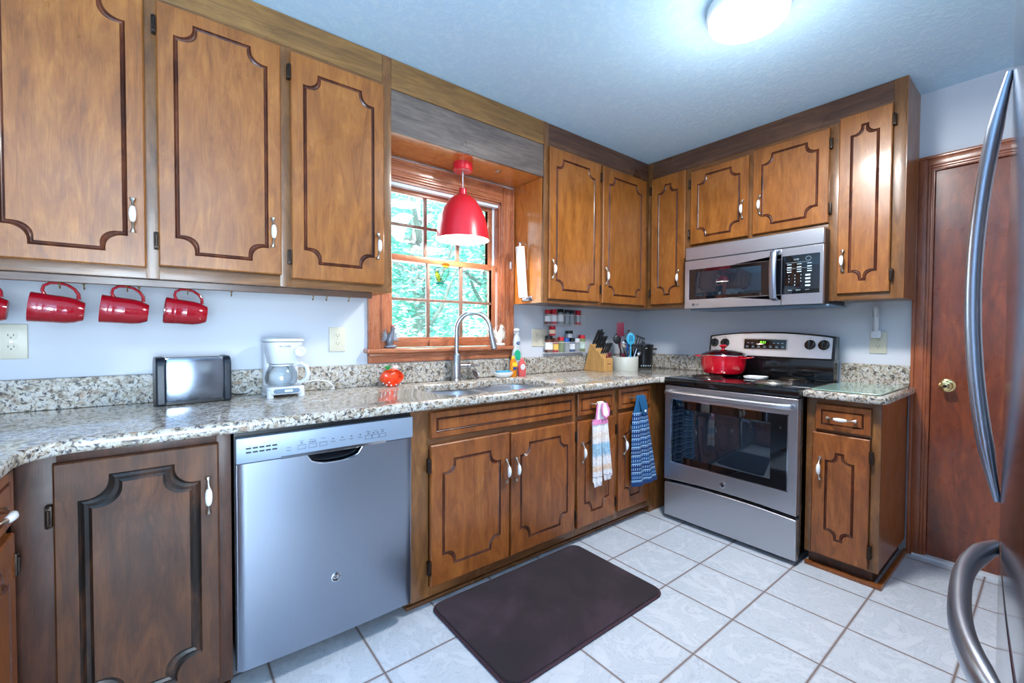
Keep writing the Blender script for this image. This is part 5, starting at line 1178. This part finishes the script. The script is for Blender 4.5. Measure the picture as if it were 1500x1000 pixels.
# ------------------------------------------------------------------ utensil crock with utensils
CXc, CYc = -.435, -.205
ck = thing('utensil_crock', 'low round cream stoneware crock holding kitchen utensils', 'crock', (CXc, CYc, CT))
mb = MB(); mb.lathe([(0, .004), (.090, .004), (.094, 0), (.097, .006), (.098, .098), (.096, .102), (.091, .100), (.089, .012), (0, .010)], (CXc, CYc, CT), 48, caps=False); build('crock_body', mb, 'crock', ck)
def uten(name, label, dx, dy, ex, ey, L, head, hmat, mat, cat='utensil', w=.005):
    """handle foot (dx,dy) in the crock, leaning to (ex,ey) at height L"""
    p0 = Vector((CXc+dx, CYc+dy, CT+.012)); p1 = Vector((CXc+ex, CYc+ey, CT+L)); d = (p1-p0).normalized()
    t = bpy.data.objects.new(name, None); COL.objects.link(t); t.location = p0; tag(t, label, cat, 'utensils in the cream crock')
    L2 = (p1-p0).length; mb = MB(); mb.tube([Vector((0, 0, 0)), d*(L2*.5), d*L2*.98], [w*1.3, w, w*.8], 10); build('handle', mb, hmat, t)
    z = d; x = Vector((.78, -.62, 0)); x = (x-z*x.dot(z)).normalized(); y = z.cross(x)
    T = Matrix(((x.x, y.x, z.x, 0), (x.y, y.y, z.y, 0), (x.z, y.z, z.z, 0), (0, 0, 0, 1))); b = MB(); k = head[0]; a_, h_ = head[1], head[2]
    if k == 'flat': b.box(-a_/2, a_/2, -.003, .003, L2-.01, L2+h_, bev=.003)
    if k == 'slot':
        hw = a_/2; n_ = 4
        b.box(-hw, hw, -.0015, .0015, L2-.006, L2+.014); b.box(-hw, hw, -.0015, .0015, L2+h_-.012, L2+h_)
        for i in range(n_+1): xx_ = -hw+a_*i/n_; b.box(max(-hw, xx_-.004), min(hw, xx_+.004), -.0015, .0015, L2, L2+h_-.004)
    if k == 'spoon': b.ball((0, 0, L2+h_*.45), 1, (a_/2, .008, h_/2), 18)
    if k == 'sslot':
        b.ball((0, 0, L2+h_*.45), 1, (a_/2, .007, h_/2), 18)
        for i in (-1, 0, 1): b.box(i*.010-.0022, i*.010+.0022, -.0095, .0095, L2+h_*.25, L2+h_*.75, 1, bev=.001)
    if k == 'whisk':
        for i in range(6):
            a = PI*i/6; b.tube([Vector((0, 0, L2-.01))]+[Vector((a_/2*math.sin(q)*math.cos(a), a_/2*math.sin(q)*math.sin(a), L2+h_*(1-math.cos(q))/2)) for q in [PI*j/8 for j in range(1, 8)]]+[Vector((0, 0, L2+h_))], .0012, 5)
    mb = MB(); mb.merge(b.bm, None, T); build('head', mb, [mat, 'navy'], t)
uten('spatula', 'maroon silicone spatula standing tallest in the crock', -.02, .03, -.035, .02, .265, ('flat', .056, .095), 'maroon', 'maroon', 'spatula')
uten('slotted_spoon', 'light blue slotted spoon in the middle of the crock', .0, -.05, -.008, -.055, .195, ('sslot', .064, .092), 'teal', 'teal', 'spoon', .006)
uten('slotted_turner', 'black slotted turner leaning right in the crock', -.01, -.055, .048, -.070, .165, ('slot', .072, .095), 'chrome', 'black', 'turner')
uten('turner', 'black plain turner behind the slotted turner in the crock', .0, .03, .040, .0, .190, ('flat', .050, .080), 'black', 'black', 'turner')
uten('ladle', 'black ladle leaning left behind the maroon spatula', -.01, -.02, -.060, .02, .20, ('spoon', .058, .070), 'black', 'black', 'ladle')
uten('serving_spoon', 'black serving spoon beside the light blue spoon', .02, .02, -.020, .045, .215, ('spoon', .045, .070), 'black', 'black', 'spoon')
uten('serving_spoon', 'steel serving spoon leaning left at the front of the crock', .02, -.03, -.050, -.035, .165, ('spoon', .040, .060), 'chrome', 'chrome', 'spoon')
uten('whisk', 'steel wire whisk right of the light blue spoon', -.02, -.01, .036, -.03, .150, ('whisk', .045, .085), 'chrome', 'chrome', 'whisk')
uten('spoon', 'dark blue plastic spoon left of the light blue spoon', .01, -.04, -.030, -.04, .145, ('spoon', .040, .070), 'navy', 'navy', 'spoon')
uten('measuring_spoon', 'steel measuring spoon leaning at the right rim', .03, -.04, .085, -.055, .110, ('spoon', .032, .040), 'chrome', 'chrome', 'spoon')
uten('peeler', 'maroon-handled peeler at the left rim of the crock', .0, -.03, -.075, -.045, .105, ('flat', .022, .030), 'chrome', 'maroon', 'peeler')
# black pot and glass jar in the corner
pc_ = thing('slow_cooker', 'small black lidded cooker in the counter corner', 'slow cooker', (-.128, -.150, CT))
bx, by = -.128, -.150
mb = MB(); mb.lathe([(0, 0), (.066, 0), (.070, .004), (.074, .10), (.077, .165), (.080, .170), (.080, .178), (.074, .180)], (bx, by, CT), 40, caps=True); build('pot_body', mb, 'black', pc_)
mb = MB(); mb.lathe([(.081, .180), (.080, .187), (.05, .196), (.012, .198), (.012, .208), (.0, .210)], (bx, by, CT), 40, caps=False); build('lid', mb, 'black_gl', pc_)
dv2 = Vector((.78, -.62, 0))
for s in (-1, 1):
    mb = MB(); c = Vector((bx, by, CT+.150))+dv2*(.076*s); mb.tube([c+Vector((-.02, -.02, 0)), c+dv2*(.026*s)+Vector((-.014, -.014, 0)), c+dv2*(.026*s)+Vector((.014, .014, 0)), c+Vector((.02, .02, 0))], .006, 8); build('handle', mb, 'black', pc_)
mb = MB(); c = Vector((bx, by, CT))+Vector((-.62, -.78, 0))*.071
for i in range(5): p = c+dv2*(-.036+i*.018)+Vector((0, 0, .018)); mb.box(p.x-.004, p.x+.004, p.y-.004, p.y+.002, p.z-.004, p.z+.006)
build('dial_marks', mb, 'panel_print', pc_)
mb = MB(); c = Vector((bx, by, CT+.158))+Vector((-.62, -.78, 0))*.079; mb.ball(c, .008, (1, 1, .8), 12); build('clasp', mb, 'chrome', pc_)
gj = thing('glass_canister', 'tall clear glass canister with chrome lid in the corner behind the cooker', 'canister', (-.205, -.060, CT))
mb = MB(); mb.lathe([(0, 0), (.034, 0), (.036, .004), (.036, .21), (.030, .225)], (-.205, -.060, CT), 30, caps=False); build('jar', mb, 'clear', gj)
mb = MB(); mb.lathe([(.033, .224), (.035, .228), (.035, .245), (.020, .262), (.010, .270), (.012, .280), (.016, .292), (.010, .304), (0, .306)], (-.205, -.060, CT), 30, caps=False); build('lid', mb, 'chrome', gj)

# ------------------------------------------------------------------ on the range and the right counter
rp = thing('stock_pot', 'red enamel pot with glass lid and steel rim on the rear left burner', 'pot', (.872, -.262, .922), RB)
px_, py_, pz = .872, -.262, .9225
mb = MB(); mb.lathe([(0, 0), (.110, 0), (.122, .006), (.134, .030), (.139, .070), (.140, .112), (.143, .118), (.139, .120), (.136, .114), (.132, .03), (.11, .008), (0, .006)], (px_, py_, pz), 56, caps=False); build('pot_body', mb, 'red_pot', rp)
for s in (-1, 1):
    mb = MB(); mb.tube([(px_+s*.132, py_-.030, pz+.104), (px_+s*.168, py_-.028, pz+.110), (px_+s*.185, py_-.014, pz+.113), (px_+s*.185, py_+.014, pz+.113), (px_+s*.168, py_+.028, pz+.110), (px_+s*.132, py_+.030, pz+.104)], .0075, 10, sq=(1, .7)); build('handle', mb, 'red_pot', rp)
mb = MB(); mb.lathe([(.141, .119), (.143, .122), (.141, .126), (.134, .127)], (px_, py_, pz), 56, 1, caps=False); mb.lathe([(.135, .126), (.11, .140), (.07, .152), (.02, .157), (0, .157)], (px_, py_, pz), 56, 0, caps=False); ld_ = build('lid', mb, ['clear', 'chrome'], rp)
mb = MB(); mb.lathe([(.012, .156), (.010, .168), (.018, .174), (.026, .180), (.025, .186), (.012, .192), (0, .193)], (px_, py_, pz), 28, 0, caps=False); build('lid_knob', mb, 'red_pot', ld_)
sp_ = thing('spoon_rest', 'white ceramic spoon rest between the burners of the range', 'spoon rest', (1.105, -.33, .909), RB)
mb = MB(); b = bmesh.new(); rs = []
base = rrect(1.045, 1.165, -.375, -.255, .03)
for o_s, z in ((.84, 0), (.97, .006), (1, .016), (.97, .016), (.86, .006)): rs.append([b.verts.new((1.105+(u-1.105)*o_s, -.315+(v+.315)*o_s, .909+z)) for u, v in base])
for A, B in zip(rs[:-1], rs[1:]):
    for i in range(len(A)): j = (i+1) % len(A); b.faces.new((A[i], A[j], B[j], B[i]))
b.faces.new(rs[0][::-1]); b.faces.new(rs[-1]); mb.merge(b); build('rest_body', mb, 'ceramic', sp_)
mb = MB(); mb.prism(rrect(1.492, 1.772, -.600, -.060, .018), CT+.002, CT+.0065); solo('cutting_board', mb, 'tglass', 'frosted green glass cutting board on the right counter', 'cutting board', (1.63, -.33, CT), RB, bevel=.0015)
# ------------------------------------------------------------------ hanging kitchen towels
def cloth(rows, th, mi=0, nx=28, fold=(3, .006), split=None):
    """rows: list of (z, x0, x1, y, amp)"""
    b = bmesh.new(); F = []; K = []
    for z, x0, x1, y, amp in rows:
        fr_, bk = [], []
        for i in range(nx+1):
            t = i/nx; x = x0+(x1-x0)*t; e = max(0, 1-min(t, 1-t)*8)**2
            w_ = amp*math.sin(2*PI*fold[0]*t+.6)
            fr_.append(b.verts.new((x, y-th/2*(1-e)+w_, z))); bk.append(b.verts.new((x, y+th/2*(1-e)+w_*.8, z)))
        F.append(fr_); K.append(bk)
    for A in (F, K):
        for r0, r1 in zip(A[:-1], A[1:]):
            for i in range(nx): b.faces.new((r0[i], r0[i+1], r1[i+1], r1[i]))
    for r0, r1, s0, s1 in zip(F[:-1], F[1:], K[:-1], K[1:]):
        b.faces.new((r0[0], r1[0], s1[0], s0[0])); b.faces.new((r0[-1], s0[-1], s1[-1], r1[-1]))
    for r, s in ((F[0], K[0]), (F[-1], K[-1])):
        for i in range(nx): b.faces.new((r[i], s[i], s[i+1], r[i+1]))
    if mi:
        for f in b.faces: f.material_index = mi
    return b
TY = -.656
tw = thing('kitchen_towel', 'white terry towel with pink crocheted top hanging from a drawer pull', 'towel', (-1.235, TY, .315))
zo = .315
mb = MB(); mb.merge(cloth([(.70, -1.282, -1.196, TY, .002), (.74, -1.272, -1.206, TY, .002), (.765, -1.266, -1.210, TY-.002, .001), (.79, -1.262, -1.212, TY-.004, .001), (.80, -1.260, -1.214, TY+.006, .001)], .014, fold=(1, .0))); build('yoke', mb, 'terry', tw)
mb = MB(); mb.merge(cloth([(.715, -1.232, -1.200, TY-.018, .001), (.73, -1.242, -1.190, TY-.019, .001), (.76, -1.246, -1.196, TY-.016, .001), (.79, -1.240, -1.206, TY-.010, .001)], .008, fold=(1, 0))); build('button_flap', mb, 'terry', tw)
mb = MB(); mb.tube([(-1.240, TY-.018, .795), (-1.250, TY-.022, .76), (-1.246, TY-.024, .728), (-1.222, TY-.026, .712), (-1.196, TY-.024, .724), (-1.190, TY-.020, .755), (-1.205, TY-.014, .79)], .0055, 8); mb.tube([(-1.270, TY-.008, .79), (-1.279, TY-.010, .74), (-1.284, TY-.010, .70)], .005, 8); build('crochet_trim', mb, 'pinktrim', tw)
for k, (a0, a1, b0, b1, zb) in enumerate(((-1.300, -1.238, -1.290, -1.226, .350), (-1.236, -1.186, -1.204, -1.142, .372))):
    mb = MB(); rows = [(.335+zo*0+(.69-.355)*0+z, a0+(b0-a0)*t, a1+(b1-a1)*t, TY-.003*k, .004+.004*t) for z, t in [(.69-.335-(.69-zb)*i/14, i/14) for i in range(15)]]
    mb.merge(cloth(rows, .018, fold=(2, 0))); pn = build('towel_panel', mb, 'towel_w', tw)
    mb = MB(); mb.merge(cloth([(.676, a0-.002, a1+.002, TY-.003*k, .004), (.690, a0+.002, a1-.002, TY-.003*k, .004), (.702, a0+.006, a1-.006, TY, .003)], .026, fold=(2, 0))); build('crochet_band', mb, 'pinktrim', pn)
    mb = MB(); rn = random.Random(k)
    for i in range(14): x = b0+(b1-b0)*(i+.5)/14; mb.tube([(x, TY-.003*k, zb+.003), (x+rn.uniform(-.003, .004), TY-.004, zb-.014), (x+rn.uniform(-.005, .006), TY-.003, zb-.028)], [.003, .0032, .0015], 6)
    build('fringe', mb, 'terry', pn)
tb = thing('kitchen_towel', 'blue dashed-pattern towel hanging from the drawer pull nearest the range', 'towel', (-.85, TY, .27))
rows = []
for i in range(17):
    t = i/16; z = .70-(.70-.262)*t; rows.append((z, -.945+(.0)*t-.004*math.sin(PI*t), -.800+.105*t**1.1, TY-.004, .004+.005*t))
mb = MB(); mb.merge(cloth(rows, .022, nx=36, fold=(2.5, 0))); pn = build('towel_panel', mb, 'towel_b', tb)
mb = MB(); mb.merge(cloth([(.248, -.940, -.690, TY-.004, .007), (.258, -.947, -.690, TY-.004, .008), (.272, -.948, -.694, TY-.004, .008)], .026, nx=36, fold=(2.5, 0))); build('hem', mb, M['hem'], pn)
mb = MB(); mb.merge(cloth([(.695, -.945, -.802, TY-.002, .003), (.72, -.928, -.812, TY-.002, .002), (.75, -.915, -.818, TY, .001), (.79, -.908, -.822, TY-.003, .001), (.803, -.904, -.826, TY+.006, .001)], .016, fold=(2, 0))); build('yoke', mb, 'blue_cl', tb)
mb = MB(); mb.merge(cloth([(.685, -.862, -.838, TY-.020, 0), (.70, -.876, -.822, TY-.022, 0), (.73, -.886, -.816, TY-.020, 0), (.77, -.894, -.822, TY-.014, 0), (.80, -.892, -.828, TY-.008, 0)], .009, fold=(1, 0))); fl = build('button_flap', mb, 'blue_cl', tb)
mb = MB(); mb.ball((-.850, TY-.027, .708), .0095, (1, .5, 1), 14); build('button', mb, 'ceramic', fl)

# ------------------------------------------------------------------ outside: lawn and trees
mb = MB(); mb.box(-30, 30, .2, 60, -.9, -.8); tag(build('lawn', mb, 'grass', None, smooth=False), kind='structure')
def tree(label, x, y, h, r, seed, n=8500):
    rn = random.Random(seed); t = thing('leafy_tree', label, 'tree', (x, y, -.8), group='trees outside the sink window')
    mb = MB(); mb.tube([(x, y, -.8), (x+.1, y, h*.3), (x-.05, y+.1, h*.6), (x, y, h*.9)], [.18, .14, .09, .03], 10)
    for k in range(9): a = rn.uniform(0, 2*PI); z0_ = rn.uniform(.25, .75)*h; mb.tube([(x, y, z0_), (x+r*.5*math.cos(a), y+r*.5*math.sin(a), z0_+.5), (x+r*.85*math.cos(a), y+r*.85*math.sin(a), z0_+1.1)], [.05, .035, .01], 6)
    build('trunk', mb, 'trunk', t); b = bmesh.new()
    cl_ = [(rn.uniform(-.7, .7)*r, rn.uniform(-.7, .7)*r, rn.uniform(-.1, 1)*h) for _ in range(46)]
    for k in range(n):
        cx_, cy_, cz_ = rn.choice(cl_); p = Vector((x+cx_+rn.uniform(-.3, .3), y+cy_+rn.uniform(-.3, .3), cz_+rn.gauss(0, .25)))
        s = rn.uniform(.035, .085); e = Matrix.Rotation(rn.uniform(0, 6.3), 3, 'Z') @ Matrix.Rotation(rn.uniform(-1.2, 1.2), 3, 'X')
        vs = [b.verts.new(p+e @ Vector(q)) for q in ((-s, 0, 0), (0, -s*.45, .01), (s, 0, 0), (0, s*.45, .01))]; b.faces.new(vs)
    mb = MB(); mb.merge(b); bm_ = mb.bm; me = bpy.data.meshes.new('foliage'); bm_.to_mesh(me); bm_.free()
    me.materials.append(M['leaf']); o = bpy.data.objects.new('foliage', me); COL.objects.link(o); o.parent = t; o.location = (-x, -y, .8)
tree('pale sunlit tree seen through the left panes of the window', .2, 4.6, 4.2, 1.3, 1)
tree('pale sunlit tree seen behind the red pendant lamp', 2.2, 5.4, 4.6, 1.4, 2)
tree('pale sunlit tree filling the middle panes farther back', 1.8, 8.2, 5.2, 1.9, 3)
tree('pale sunlit tree seen through the right panes', 4.2, 6.6, 5.0, 1.6, 4)
tree('pale sunlit tree farthest left beyond the window', -1.6, 7.0, 5.0, 1.6, 5)
